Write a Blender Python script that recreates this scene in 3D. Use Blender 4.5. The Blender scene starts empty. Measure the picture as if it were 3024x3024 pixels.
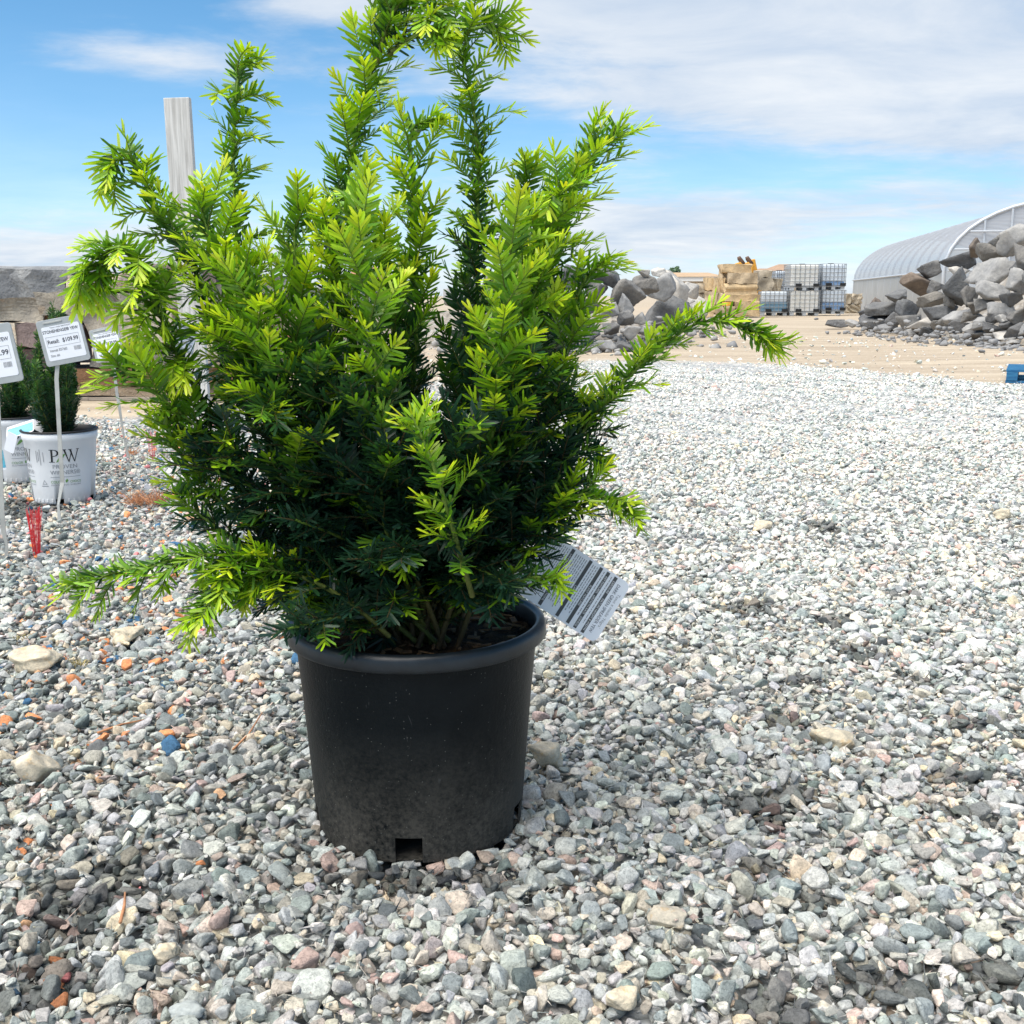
import bpy, bmesh, math, random
import numpy as np
from mathutils import Vector, Matrix

random.seed(7)
RNG = np.random.default_rng(11)
R = math.radians
scene = bpy.context.scene
COL = scene.collection

# ------------------------------------------------------------------ camera
CAM_H = 0.75
PITCH = R(11.07)
FPX = 3272.0            # focal length in photograph pixels (3024 wide)
cam_data = bpy.data.cameras.new("camera")
cam_data.sensor_width = 36.0
cam_data.sensor_fit = 'HORIZONTAL'
cam_data.lens = 36.0 * FPX / 3024.0
cam_data.clip_start = 0.02
cam_data.clip_end = 2000.0
cam = bpy.data.objects.new("camera", cam_data)
cam.location = (0, 0, CAM_H)
cam.rotation_euler = (math.pi / 2 - PITCH, 0, 0)
COL.objects.link(cam)
scene.camera = cam

# ------------------------------------------------------------------ sky, sun, exposure
SUN_EL, SUN_AZ = R(64), R(-125)       # azimuth measured from +Y towards +X
world = bpy.data.worlds.new("World")
scene.world = world
world.use_nodes = True
wn, wl = world.node_tree.nodes, world.node_tree.links
wn.clear()


def wnode(t, **kw):
    n = wn.new(t)
    for k, v in kw.items():
        setattr(n, k, v)
    return n


def wmath(op, a, b=None, c=None, clamp=False):
    n = wn.new('ShaderNodeMath')
    n.operation = op
    n.use_clamp = clamp
    for i, v in enumerate((a, b, c)):
        if v is None:
            continue
        if isinstance(v, (int, float)):
            n.inputs[i].default_value = v
        else:
            wl.new(v, n.inputs[i])
    return n.outputs[0]


w_out = wnode('ShaderNodeOutputWorld')
w_bg = wnode('ShaderNodeBackground')
w_bg.inputs['Strength'].default_value = 0.1
sky = wnode('ShaderNodeTexSky')
sky.sky_type = 'NISHITA'
sky.sun_disc = False
sky.sun_elevation = SUN_EL
sky.sun_rotation = SUN_AZ
sky.air_density = 1.0
sky.dust_density = 0.0
sky.altitude = 3000.0
sky.ozone_density = 3.0
hs = wnode('ShaderNodeHueSaturation')
hs.inputs['Hue'].default_value = 0.487
hs.inputs['Saturation'].default_value = 1.2
hs.inputs['Value'].default_value = 0.80
wl.new(sky.outputs[0], hs.inputs['Color'])
tc = wnode('ShaderNodeTexCoord')
sep = wnode('ShaderNodeSeparateXYZ')
wl.new(tc.outputs['Generated'], sep.inputs[0])
dx, dy, dz = sep.outputs[0], sep.outputs[1], sep.outputs[2]
zc = wmath('ADD', wmath('MAXIMUM', dz, 0.0), 0.10)
comb = wnode('ShaderNodeCombineXYZ')
wl.new(wmath('DIVIDE', dx, zc), comb.inputs[0])
wl.new(wmath('DIVIDE', dy, zc), comb.inputs[1])
comb.inputs[2].default_value = 0.37


def wnoise(scale, detail, rough, off, dist=0.0, stretch=(1, 1, 1)):
    mp = wnode('ShaderNodeMapping')
    mp.inputs['Location'].default_value = off
    mp.inputs['Scale'].default_value = stretch
    wl.new(comb.outputs[0], mp.inputs[0])
    n = wnode('ShaderNodeTexNoise')
    n.inputs['Scale'].default_value = scale
    n.inputs['Detail'].default_value = detail
    n.inputs['Roughness'].default_value = rough
    n.inputs['Distortion'].default_value = dist
    wl.new(mp.outputs[0], n.inputs['Vector'])
    return n.outputs['Fac']


n1 = wnoise(0.42, 5, 0.52, (3.1, 1.7, 0), 0.25, (1.0, 1.1, 1))
n2 = wnoise(1.5, 8, 0.60, (0.4, 5.2, 0), 0.35, (1.0, 1.2, 1))
n3 = wnoise(5.0, 6, 0.62, (7.4, 2.2, 0), 0.3, (1.0, 1.2, 1))
dens = wmath('ADD', wmath('ADD', wmath('MULTIPLY', n1, 0.45), wmath('MULTIPLY', n2, 0.40)), wmath('MULTIPLY', n3, 0.15))


def bank(cx, cz, rx, rz, amount, d):
    """one bank of cloud (or one clearing) around a direction of the sky ahead"""
    ax = wmath('DIVIDE', wmath('SUBTRACT', dx, cx), rx)
    az = wmath('DIVIDE', wmath('SUBTRACT', dz, cz), rz)
    r2 = wmath('ADD', wmath('MULTIPLY', ax, ax), wmath('MULTIPLY', az, az))
    g = wmath('POWER', 2.718, wmath('MULTIPLY', r2, -1.0))
    g = wmath('MULTIPLY', g, wmath('GREATER_THAN', dy, 0.0))
    return wmath('ADD', d, wmath('MULTIPLY', g, amount))


for b in (
        (0.34, 0.20, 0.26, 0.065, 0.26), (0.06, 0.24, 0.20, 0.035, 0.20), (0.40, 0.135, 0.16, 0.028, 0.20), (0.15, 0.165, 0.14, 0.022, 0.14),
        (0.13, 0.055, 0.15, 0.024, 0.22), (0.38, 0.070, 0.12, 0.018, 0.16),
        (-0.27, 0.185, 0.10, 0.016, 0.16), (-0.15, 0.235, 0.06, 0.018, 0.18), (-0.20, 0.15, 0.06, 0.010, 0.10), (-0.36, 0.030, 0.22, 0.022, 0.22),
        (-0.40, 0.24, 0.14, 0.05, -0.16), (-0.28, 0.115, 0.25, 0.035, -0.16), (0.22, 0.105, 0.11, 0.014, -0.16), (0.03, 0.15, 0.10, 0.025, -0.05)):
    dens = bank(*b, dens)
low = wmath('POWER', 2.718, wmath('MULTIPLY', wmath('MAXIMUM', dz, 0.0), -22.0))
dens = wmath('ADD', dens, wmath('MULTIPLY', low, 0.06))
mr = wnode('ShaderNodeMapRange')
mr.interpolation_type = 'SMOOTHSTEP'
mr.inputs['From Min'].default_value = 0.48
mr.inputs['From Max'].default_value = 0.72
wl.new(dens, mr.inputs['Value'])
shade = wnode('ShaderNodeMapRange')
shade.inputs['From Min'].default_value = 0.35
shade.inputs['From Max'].default_value = 0.68
wl.new(n2, shade.inputs['Value'])
ccol = wnode('ShaderNodeMix')
ccol.data_type = 'RGBA'
wl.new(shade.outputs[0], ccol.inputs['Factor'])
ccol.inputs['A'].default_value = (2.75, 3.22, 3.88, 1)
ccol.inputs['B'].default_value = (4.0, 4.18, 4.4, 1)
mixc = wnode('ShaderNodeMix')
mixc.data_type = 'RGBA'
veil = wmath('MULTIPLY', wmath('POWER', 2.718, wmath('MULTIPLY', wmath('MAXIMUM', dz, 0.0), -13.0)), 0.86)
cover = wmath('MULTIPLY', mr.outputs[0], 0.93)
# thin haze towards the horizon, then the clouds
wl.new(wmath('SUBTRACT', 1.0, wmath('MULTIPLY', wmath('SUBTRACT', 1.0, veil), wmath('SUBTRACT', 1.0, cover))), mixc.inputs['Factor'])
wl.new(hs.outputs[0], mixc.inputs['A'])
wl.new(ccol.outputs['Result'], mixc.inputs['B'])
wl.new(mixc.outputs['Result'], w_bg.inputs['Color'])
wl.new(w_bg.outputs[0], w_out.inputs['Surface'])

sun_data = bpy.data.lights.new("sun", 'SUN')
sun_data.energy = 3.4
sun_data.angle = R(75)
sun_data.color = (1.0, 0.93, 0.82)
sun = bpy.data.objects.new("sun", sun_data)
sdir = Vector((math.sin(SUN_AZ) * math.cos(SUN_EL), math.cos(SUN_AZ) * math.cos(SUN_EL), math.sin(SUN_EL)))
sun.rotation_euler = sdir.to_track_quat('Z', 'Y').to_euler()
sun.location = sdir * 50
COL.objects.link(sun)

vs = scene.view_settings
vs.view_transform = 'Standard'
vs.look = 'None'
vs.gamma = 1.0
vs.use_curve_mapping = False
vs.exposure = 1.15
scene.cycles.use_denoising = True
scene.cycles.max_bounces = 6
scene.cycles.diffuse_bounces = 3
scene.cycles.glossy_bounces = 2
scene.cycles.transparent_max_bounces = 12

# ------------------------------------------------------------------ helpers
CP, SP = math.cos(PITCH), math.sin(PITCH)


def ray(px, py):
    u, v = (px - 1512.0) / FPX, (1512.0 - py) / FPX
    return np.array((u, CP + v * SP, -SP + v * CP))


def at(px, py, Y):
    """world point seen at a photograph pixel, standing Y metres away"""
    d = ray(px, py)
    p = d * (Y / d[1])
    p[2] += CAM_H
    return p


def gnd(px, py, z=0.0):
    d = ray(px, py)
    p = d * ((z - CAM_H) / d[2])
    p[2] += CAM_H
    return p


def fast_mesh(name, verts, faces_list, colors=None, smooth=False):
    """verts (n,3); faces_list = list of (m,k) integer arrays"""
    me = bpy.data.meshes.new(name)
    verts = np.asarray(verts, dtype=np.float32)
    me.vertices.add(len(verts))
    me.vertices.foreach_set("co", verts.ravel())
    loops, starts, tot, s = [], [], [], 0
    for f in faces_list:
        f = np.asarray(f, dtype=np.int32)
        if f.size == 0:
            continue
        m, k = f.shape
        loops.append(f.ravel())
        starts.append(s + np.arange(m) * k)
        tot.append(np.full(m, k))
        s += m * k
    loops = np.concatenate(loops).astype(np.int32)
    starts = np.concatenate(starts).astype(np.int32)
    me.loops.add(len(loops))
    me.loops.foreach_set("vertex_index", loops)
    me.polygons.add(len(starts))
    me.polygons.foreach_set("loop_start", starts)
    if smooth:
        me.polygons.foreach_set("use_smooth", np.ones(len(starts), dtype=bool))
    if colors is not None:
        ca = me.color_attributes.new("col", 'FLOAT_COLOR', 'POINT')
        c4 = np.ones((len(verts), 4), dtype=np.float32)
        c4[:, :3] = colors
        ca.data.foreach_set("color", c4.ravel())
    me.update()
    me.validate()
    return me


def link(name, me, mat=None, parent=None, loc=(0, 0, 0), rot=None, scale=None):
    o = bpy.data.objects.new(name, me)
    COL.objects.link(o)
    if mat is not None and me is not None and len(me.materials) == 0:
        me.materials.append(mat)
    o.location = loc
    if rot is not None:
        o.rotation_euler = rot
    if scale is not None:
        o.scale = scale
    if parent is not None:
        o.parent = parent
    return o


def tag(o, label=None, cat=None, group=None, kind=None):
    if label:
        o["label"] = label
    if cat:
        o["category"] = cat
    if group:
        o["group"] = group
    if kind:
        o["kind"] = kind
    return o


def empty(name, loc=(0, 0, 0), rot=None):
    o = bpy.data.objects.new(name, None)
    o.empty_display_size = 0.05
    COL.objects.link(o)
    o.location = loc
    if rot is not None:
        o.rotation_euler = rot
    return o


class MB:
    """collects shapes; build() links them as one mesh object"""

    def __init__(self):
        self.v, self.f = [], []

    def add(self, verts, faces):
        b = len(self.v)
        self.v += [tuple(x) for x in verts]
        self.f += [tuple(i + b for i in f) for f in faces]
        return self

    def box(self, x0, x1, y0, y1, z0, z1, M=None):
        vs_ = [(x0, y0, z0), (x1, y0, z0), (x1, y1, z0), (x0, y1, z0), (x0, y0, z1), (x1, y0, z1), (x1, y1, z1), (x0, y1, z1)]
        if M is not None:
            vs_ = [M @ Vector(q) for q in vs_]
        return self.add(vs_, [(0, 3, 2, 1), (4, 5, 6, 7), (0, 1, 5, 4), (1, 2, 6, 5), (2, 3, 7, 6), (3, 0, 4, 7)])

    def tube(self, pts, rad, n=8, cap=True):
        pts = [Vector(p) for p in pts]
        if not hasattr(rad, '__len__'):
            rad = [rad] * len(pts)
        rings = []
        ref = Vector((0.123, 0.45, 0.88))
        for i, p in enumerate(pts):
            d = (pts[min(i + 1, len(pts) - 1)] - pts[max(i - 1, 0)]).normalized()
            a = d.cross(ref)
            if a.length < 1e-4:
                a = d.cross(Vector((1, 0, 0)))
            a.normalize()
            b = d.cross(a)
            rings.append([p + (a * math.cos(t) + b * math.sin(t)) * rad[i] for t in [2 * math.pi * k / n for k in range(n)]])
        vs_ = [q for r_ in rings for q in r_]
        fs = []
        for i in range(len(pts) - 1):
            for k in range(n):
                fs.append((i * n + k, i * n + (k + 1) % n, (i + 1) * n + (k + 1) % n, (i + 1) * n + k))
        if cap:
            fs.append(tuple(range(n - 1, -1, -1)))
            fs.append(tuple((len(pts) - 1) * n + k for k in range(n)))
        return self.add(vs_, fs)

    def prism(self, poly, y0, y1):
        """polygon in the x-z plane pulled from y0 to y1"""
        n = len(poly)
        vs_ = [(x, y0, z) for x, z in poly] + [(x, y1, z) for x, z in poly]
        fs = [tuple(range(n)), tuple(range(2 * n - 1, n - 1, -1))]
        for k in range(n):
            fs.append((k, n + k, n + (k + 1) % n, (k + 1) % n))
        return self.add(vs_, fs)

    def mesh(self, name, smooth=False):
        me = bpy.data.meshes.new(name)
        me.from_pydata(self.v, [], self.f)
        if smooth:
            for p in me.polygons:
                p.use_smooth = True
        me.update()
        return me

    def build(self, name, mat, parent=None, loc=(0, 0, 0), smooth=False, bevel=0.0, rot=None):
        o = link(name, self.mesh(name, smooth), mat, parent, loc, rot)
        if bevel:
            m = o.modifiers.new("bevel", 'BEVEL')
            m.width = bevel
            m.segments = 2
            m.limit_method = 'ANGLE'
        return o


def rounded_rect(w, h, r, cx=0, cz=0, seg=5):
    pts = []
    for (sx, sz, a0) in ((1, -1, -90), (1, 1, 0), (-1, 1, 90), (-1, -1, 180)):
        for k in range(seg + 1):
            a = R(a0 + 90 * k / seg)
            pts.append((cx + sx * (w / 2 - r) + r * math.cos(a), cz + sz * (h / 2 - r) + r * math.sin(a)))
    return pts


# ------------------------------------------------------------------ materials
class NT:
    def __init__(self, name):
        self.m = bpy.data.materials.new(name)
        self.m.use_nodes = True
        self.n, self.l = self.m.node_tree.nodes, self.m.node_tree.links
        self.n.clear()
        self.out = self.n.new('ShaderNodeOutputMaterial')

    def node(self, t, **kw):
        nd = self.n.new(t)
        for k, v in kw.items():
            setattr(nd, k, v)
        return nd

    def set(self, sock, v):
        if isinstance(v, bpy.types.NodeSocket):
            self.l.new(v, sock)
        else:
            sock.default_value = v

    def coord(self, kind='Object'):
        return self.node('ShaderNodeTexCoord').outputs[kind]

    def pos(self):
        return self.node('ShaderNodeNewGeometry').outputs['Position']

    def noise(self, vec, scale, detail=4, rough=0.55, dist=0.0, stretch=None, off=None):
        if stretch is not None or off is not None:
            mp = self.node('ShaderNodeMapping')
            if stretch is not None:
                mp.inputs['Scale'].default_value = stretch
            if off is not None:
                self.set(mp.inputs['Location'], off)
            self.l.new(vec, mp.inputs[0])
            vec = mp.outputs[0]
        n = self.node('ShaderNodeTexNoise')
        n.inputs['Scale'].default_value = scale
        n.inputs['Detail'].default_value = detail
        n.inputs['Roughness'].default_value = rough
        n.inputs['Distortion'].default_value = dist
        self.l.new(vec, n.inputs['Vector'])
        return n.outputs['Fac']

    def ramp(self, fac, stops):
        r = self.node('ShaderNodeValToRGB')
        e = r.color_ramp.elements
        while len(e) < len(stops):
            e.new(0.5)
        for i, (p, c) in enumerate(stops):
            e[i].position = p
            e[i].color = (*c, 1) if len(c) == 3 else c
        self.l.new(fac, r.inputs[0])
        return r.outputs[0]

    def mix(self, fac, a, b, mode='MIX'):
        m = self.node('ShaderNodeMix')
        m.data_type = 'RGBA'
        m.blend_type = mode
        self.set(m.inputs['Factor'], fac)
        for k, v in (('A', a), ('B', b)):
            if isinstance(v, tuple) and len(v) == 3:
                v = (*v, 1)
            self.set(m.inputs[k], v)
        return m.outputs['Result']

    def math(self, op, a, b=None, clamp=False):
        m = self.node('ShaderNodeMath')
        m.operation = op
        m.use_clamp = clamp
        self.set(m.inputs[0], a)
        if b is not None:
            self.set(m.inputs[1], b)
        return m.outputs[0]

    def range(self, v, a, b, c=0.0, d=1.0):
        m = self.node('ShaderNodeMapRange')
        m.inputs['From Min'].default_value = a
        m.inputs['From Max'].default_value = b
        m.inputs['To Min'].default_value = c
        m.inputs['To Max'].default_value = d
        self.l.new(v, m.inputs['Value'])
        return m.outputs[0]

    def bump(self, h, strength=0.3, dist=0.01):
        b = self.node('ShaderNodeBump')
        b.inputs['Strength'].default_value = strength
        b.inputs['Distance'].default_value = dist
        self.l.new(h, b.inputs['Height'])
        return b.outputs[0]

    def principled(self, color, rough=0.6, normal=None, spec=0.4, metal=0.0):
        p = self.node('ShaderNodeBsdfPrincipled')
        if isinstance(color, tuple) and len(color) == 3:
            color = (*color, 1)
        self.set(p.inputs['Base Color'], color)
        self.set(p.inputs['Roughness'], rough)
        p.inputs['Specular IOR Level'].default_value = spec
        p.inputs['Metallic'].default_value = metal
        if normal is not None:
            self.l.new(normal, p.inputs['Normal'])
        return p.outputs[0]

    def done(self, shader):
        self.l.new(shader, self.out.inputs['Surface'])
        return self.m


def plain(name, color, rough=0.6, spec=0.4, metal=0.0, var=0.12, scale=20.0, bump=0.0):
    t = NT(name)
    c = t.coord()
    n = t.noise(c, scale, 5, 0.6)
    col = t.mix(t.range(n, 0.3, 0.7), tuple(x * (1 - var) for x in color), tuple(min(1, x * (1 + var)) for x in color))
    nor = t.bump(n, bump, 0.005) if bump else None
    return t.done(t.principled(col, rough, nor, spec, metal))


def rock_mat(name, stops, scale=4.0, bump=0.6, bdist=0.03, rough=0.85, stain=None):
    """stone: a colour of its own per piece, mottling, fine relief"""
    t = NT(name)
    oi = t.node('ShaderNodeObjectInfo')
    c = t.coord()
    off = t.node('ShaderNodeCombineXYZ')
    t.l.new(t.math('MULTIPLY', oi.outputs['Random'], 31.0), off.inputs[0])
    t.l.new(t.math('MULTIPLY', oi.outputs['Random'], 17.0), off.inputs[2])
    o = off.outputs[0]
    base = t.ramp(oi.outputs['Random'], stops)
    n1_ = t.noise(c, scale, 6, 0.62, 0.4, off=o)
    n2_ = t.noise(c, scale * 6, 5, 0.65, off=o)
    base = t.mix(t.range(n1_, 0.35, 0.7), t.mix(1.0, base, (0.70, 0.71, 0.73), 'MULTIPLY'), t.mix(1.0, base, (1.22, 1.2, 1.16), 'MULTIPLY'))
    base = t.mix(t.range(n2_, 0.42, 0.62, 0.0, 0.6), base, t.mix(1.0, base, (0.72, 0.72, 0.72), 'MULTIPLY'))
    if stain:
        n3_ = t.noise(c, scale * 0.8, 4, 0.6, 0.8, off=o, stretch=(1, 1, 1.6))
        base = t.mix(t.range(n3_, 0.56, 0.7, 0.0, 0.75), base, stain)
    h = t.math('ADD', n1_, t.math('MULTIPLY', n2_, 0.35))
    return t.done(t.principled(base, rough, t.bump(h, bump, bdist), 0.3))


# ------------------------------------------------------------------ rock shapes
def rock_arrays(rng, subdiv=2, planes=12, flat=0.7, jit=0.04, dmin=0.62):
    bm = bmesh.new()
    bmesh.ops.create_icosphere(bm, subdivisions=subdiv, radius=1.0)
    v = np.array([x.co[:] for x in bm.verts])
    f = np.array([[x.index for x in fc.verts] for fc in bm.faces])
    bm.free()
    v /= np.linalg.norm(v, axis=1)[:, None]
    nrm = np.concatenate((rng.normal(size=(planes, 3)), np.eye(3) + rng.normal(size=(3, 3)) * 0.35, -np.eye(3) + rng.normal(size=(3, 3)) * 0.35))
    planes = len(nrm)
    nrm /= np.linalg.norm(nrm, axis=1)[:, None]
    dd = rng.uniform(dmin, 1.0, planes)
    dot = v @ nrm.T
    r = np.where(dot > 0.05, dd[None, :] / np.maximum(dot, 0.05), 9.0).min(axis=1)
    r = np.minimum(r, 1.7)
    k = rng.normal(size=(5, 3)) * 3.2
    ph = rng.uniform(0, 6.28, 5)
    r = r * (1 + jit * np.sin(v @ k.T + ph).sum(axis=1) / 2.2)
    k2 = rng.normal(size=(6, 3)) * 9.0
    r = r * (1 + jit * 0.45 * np.sin(v @ k2.T + ph[0]).sum(axis=1) / 2.4)
    v = v * r[:, None]
    v *= np.array((1.0, rng.uniform(0.68, 0.95), flat * rng.uniform(0.8, 1.15)))
    v -= (v.max(axis=0) + v.min(axis=0)) / 2
    v /= np.abs(v).max()
    return v, f


def text_arrays(s, size=1.0, align='CENTER', bold=0.0, spacing=1.0):
    cu = bpy.data.curves.new("lettering", 'FONT')
    cu.body = s
    cu.size = size
    cu.align_x = align
    cu.align_y = 'CENTER'
    cu.offset = bold
    cu.space_character = spacing
    cu.resolution_u = 3
    ob = bpy.data.objects.new("lettering", cu)
    COL.objects.link(ob)
    dg = bpy.context.evaluated_depsgraph_get()
    me = bpy.data.meshes.new_from_object(ob.evaluated_get(dg))
    vs_ = [tuple(v.co) for v in me.vertices]
    fs = [tuple(p.vertices) for p in me.polygons]
    bpy.data.objects.remove(ob)
    bpy.data.curves.remove(cu)
    bpy.data.meshes.remove(me)
    return vs_, fs


def flat_text(parent, s, x, z, size, mat, y=-0.001, name='lettering', align='CENTER', bold=0.0, width=None, spacing=1.0):
    vs_, fs = text_arrays(s, size, align, bold, spacing)
    k = 1.0
    if width and vs_:
        w = max(v[0] for v in vs_) - min(v[0] for v in vs_)
        k = width / max(w, 1e-6)
    return MB().add([(x + v[0] * k, y, z + v[1]) for v in vs_], fs).build(name, mat, parent)

# ------------------------------------------------------------------ ground
EDGE_X = np.array((-40, -3.2, -2.2, -1.2, 0.0, 0.9, 2.2, 3.3, 4.2, 6.0, 10.0, 40.0))
EDGE_Y = np.array((6.6, 6.7, 6.9, 8.6, 11.2, 12.8, 12.6, 11.8, 9.6, 8.4, 8.0, 8.0))


def edge_y(x):
    return np.interp(x, EDGE_X, EDGE_Y)


gx = np.unique(np.concatenate((np.linspace(-600, -40, 8), np.linspace(-40, -7, 18), np.arange(-7, 11, 0.15), np.linspace(11, 40, 16), np.linspace(40, 600, 8))))
gy = np.unique(np.concatenate((np.linspace(-40, -1, 8), np.arange(-1, 24, 0.16), np.linspace(24, 80, 40), np.linspace(80, 900, 10))))
GX, GY = np.meshgrid(gx, gy)
dirtv = np.clip((GY - edge_y(GX)) / 1.6 + 0.5, 0, 1)
GZ = np.where((GX > -7) & (GX < 11) & (GY > 9) & (GY < 30), 0.02 * np.sin(GX * 1.3 + GY * 0.7) * np.sin(GY * 0.9), 0.0)
GZ = GZ * np.clip((GY - 9) / 4, 0, 1) * np.clip((30 - GY) / 6, 0, 1)
GZ = GZ - 0.020 * np.clip((6.2 - GY) / 2.0, 0, 1)
nx, ny = len(gx), len(gy)
ii = np.arange((ny - 1) * nx).reshape(ny - 1, nx)[:, :-1].ravel()
gme = fast_mesh("ground", np.stack((GX.ravel(), GY.ravel(), GZ.ravel()), 1), [np.stack((ii, ii + 1, ii + nx + 1, ii + nx), 1)],
                colors=np.repeat(dirtv.ravel()[:, None], 3, 1), smooth=True)
t = NT("gravel_and_dirt_ground")
P_ = t.pos()
va = t.node('ShaderNodeVertexColor', layer_name="col").outputs[0]
dn = t.noise(P_, 1.7, 6, 0.65, 0.5)
dn2 = t.noise(P_, 14.0, 4, 0.6)
dsum = t.math('ADD', t.math('ADD', va, t.math('MULTIPLY', t.math('SUBTRACT', dn, 0.5), 1.1)), t.math('MULTIPLY', t.math('SUBTRACT', dn2, 0.5), 0.7))
dfac = t.range(dsum, 0.38, 0.66)
vor = t.node('ShaderNodeTexVoronoi')
vor.inputs['Scale'].default_value = 46.0
vor.inputs['Randomness'].default_value = 1.0
t.l.new(P_, vor.inputs['Vector'])
sepc = t.node('ShaderNodeSeparateColor')
t.l.new(vor.outputs['Color'], sepc.inputs[0])
gcol = t.ramp(sepc.outputs[0], [(0.0, (0.15, 0.17, 0.18)), (0.22, (0.27, 0.29, 0.30)), (0.5, (0.40, 0.42, 0.43)), (0.75, (0.47, 0.46, 0.43)), (0.93, (0.58, 0.56, 0.52)), (1.0, (0.46, 0.35, 0.28))])
gcol = t.mix(t.range(vor.outputs['Distance'], 0.35, 0.75), gcol, t.mix(1.0, gcol, (0.55, 0.55, 0.55), 'MULTIPLY'))
big = t.noise(P_, 0.7, 4, 0.6)
gcol = t.mix(t.range(big, 0.3, 0.7), t.mix(1.0, gcol, (1.05, 1.07, 1.1), 'MULTIPLY'), t.mix(1.0, gcol, (1.38, 1.36, 1.33), 'MULTIPLY'))
tr = t.noise(P_, 1.0, 5, 0.6, 0.3, stretch=(0.35, 2.6, 1))
dcol = t.mix(t.range(tr, 0.35, 0.68), (0.31, 0.25, 0.185), (0.47, 0.40, 0.305))
peb = t.noise(P_, 30.0, 4, 0.7)
dcol = t.mix(t.range(peb, 0.5, 0.72, 0, 0.55), dcol, (0.58, 0.53, 0.44))
dcol = t.mix(t.range(t.noise(P_, 9.0, 5, 0.7), 0.56, 0.72, 0, 0.5), dcol, (0.24, 0.19, 0.14))
colr = t.mix(dfac, gcol, dcol)
hh = t.math('ADD', t.math('MULTIPLY', vor.outputs['Distance'], t.math('SUBTRACT', 1.0, dfac)), t.math('MULTIPLY', t.math('ADD', tr, peb), 0.6))
ground_mat = t.done(t.principled(colr, 0.9, t.bump(hh, 0.7, 0.02), 0.25))
ground = tag(link("ground", gme, ground_mat), kind='structure')

# ------------------------------------------------------------------ gravel: loose crushed stone
POT_X, POT_Y = -0.135, 1.514
WP = gnd(158, 1495)          # white pot base (front)
WP1 = (WP[0] + 0.0, WP[1] + 0.105)
WPb = gnd(22, 1432)
WP2 = (WPb[0], WPb[1] + 0.105)

srng = np.random.default_rng(5)
N_VAR = 28
stone_meshes = []


def crushed(rng):
    """one broken stone: the hull of a handful of corner points"""
    n = int(rng.integers(9, 15))
    p = rng.normal(size=(n, 3))
    p /= np.linalg.norm(p, axis=1)[:, None]
    p = np.sign(p) * np.abs(p) ** 0.75 * rng.uniform(0.8, 1.1, (n, 1))
    p *= np.array((1.0, rng.uniform(0.62, 0.98), rng.uniform(0.48, 0.85)))
    bm = bmesh.new()
    for q in p:
        bm.verts.new(q)
    r = bmesh.ops.convex_hull(bm, input=bm.verts)
    bmesh.ops.delete(bm, geom=[e for e in r['geom_interior'] if isinstance(e, bmesh.types.BMVert)], context='VERTS')
    bmesh.ops.bevel(bm, geom=list(bm.edges), offset=0.12, segments=2, affect='EDGES', profile=0.5)
    bmesh.ops.triangulate(bm, faces=bm.faces)
    me = bpy.data.meshes.new("stone")
    bm.to_mesh(me)
    bm.free()
    co = np.empty(len(me.vertices) * 3, np.float32)
    me.vertices.foreach_get("co", co)
    co = co.reshape(-1, 3)
    co -= (co.max(0) + co.min(0)) / 2
    co /= np.abs(co).max()
    me.vertices.foreach_set("co", co.ravel())
    return me


for k in range(N_VAR):
    stone_meshes.append(crushed(srng))


def stone_material(name, src):
    tt = NT(name)
    if src == 'inst':
        a = tt.node('ShaderNodeAttribute', attribute_type='INSTANCER', attribute_name='scol')
        c0 = a.outputs['Color']
        al = a.outputs['Alpha']
    else:
        a = tt.node('ShaderNodeObjectInfo')
        c0 = a.outputs['Color']
    cc = tt.coord()
    pp = tt.pos()
    m1 = tt.noise(pp, 110.0, 5, 0.7)
    m2 = tt.noise(pp, 300.0, 4, 0.75)
    c1 = tt.mix(tt.range(m1, 0.32, 0.68), tt.mix(1.0, c0, (0.66, 0.67, 0.67), 'MULTIPLY'), tt.mix(1.0, c0, (1.28, 1.27, 1.24), 'MULTIPLY'))
    c1 = tt.mix(tt.range(m2, 0.50, 0.62, 0, 0.8), c1, tt.mix(1.0, c0, (0.5, 0.5, 0.5), 'MULTIPLY'))
    h_ = tt.math('ADD', m1, tt.math('MULTIPLY', m2, 0.4))
    return tt.done(tt.principled(c1, 0.8, tt.bump(h_, 0.6, 0.003), 0.3))


stone_mat = stone_material("crushed_stone", 'inst')
stone_mat_obj = stone_material("crushed_stone_single", 'obj')

lib = bpy.data.collections.new("stone_shapes")
for k, me in enumerate(stone_meshes):
    me.materials.append(stone_mat)
    lib.objects.link(bpy.data.objects.new("stone_shape_%02d" % k, me))

DARK_PATCHES = []   # darker patches, moist hollows and strips at the pots' feet: photograph pixel, half width, half height (pixels)
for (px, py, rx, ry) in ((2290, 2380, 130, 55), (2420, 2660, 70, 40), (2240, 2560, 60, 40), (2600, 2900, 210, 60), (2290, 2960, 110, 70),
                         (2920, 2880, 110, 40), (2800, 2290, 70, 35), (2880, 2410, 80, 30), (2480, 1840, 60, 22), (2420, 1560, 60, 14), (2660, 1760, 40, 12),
                         (260, 2640, 150, 60), (250, 2740, 110, 40), (110, 2900, 130, 80), (1250, 2600, 300, 36), (2200, 1800, 80, 20),  # the wide strip along the black pot's foot is simply darker
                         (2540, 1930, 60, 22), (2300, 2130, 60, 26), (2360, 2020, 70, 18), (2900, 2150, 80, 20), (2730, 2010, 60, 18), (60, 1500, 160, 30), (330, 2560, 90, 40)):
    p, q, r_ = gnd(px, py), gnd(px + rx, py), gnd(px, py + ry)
    DARK_PATCHES.append((p[0], p[1], abs(q[0] - p[0]), abs(p[1] - r_[1])))

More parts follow.
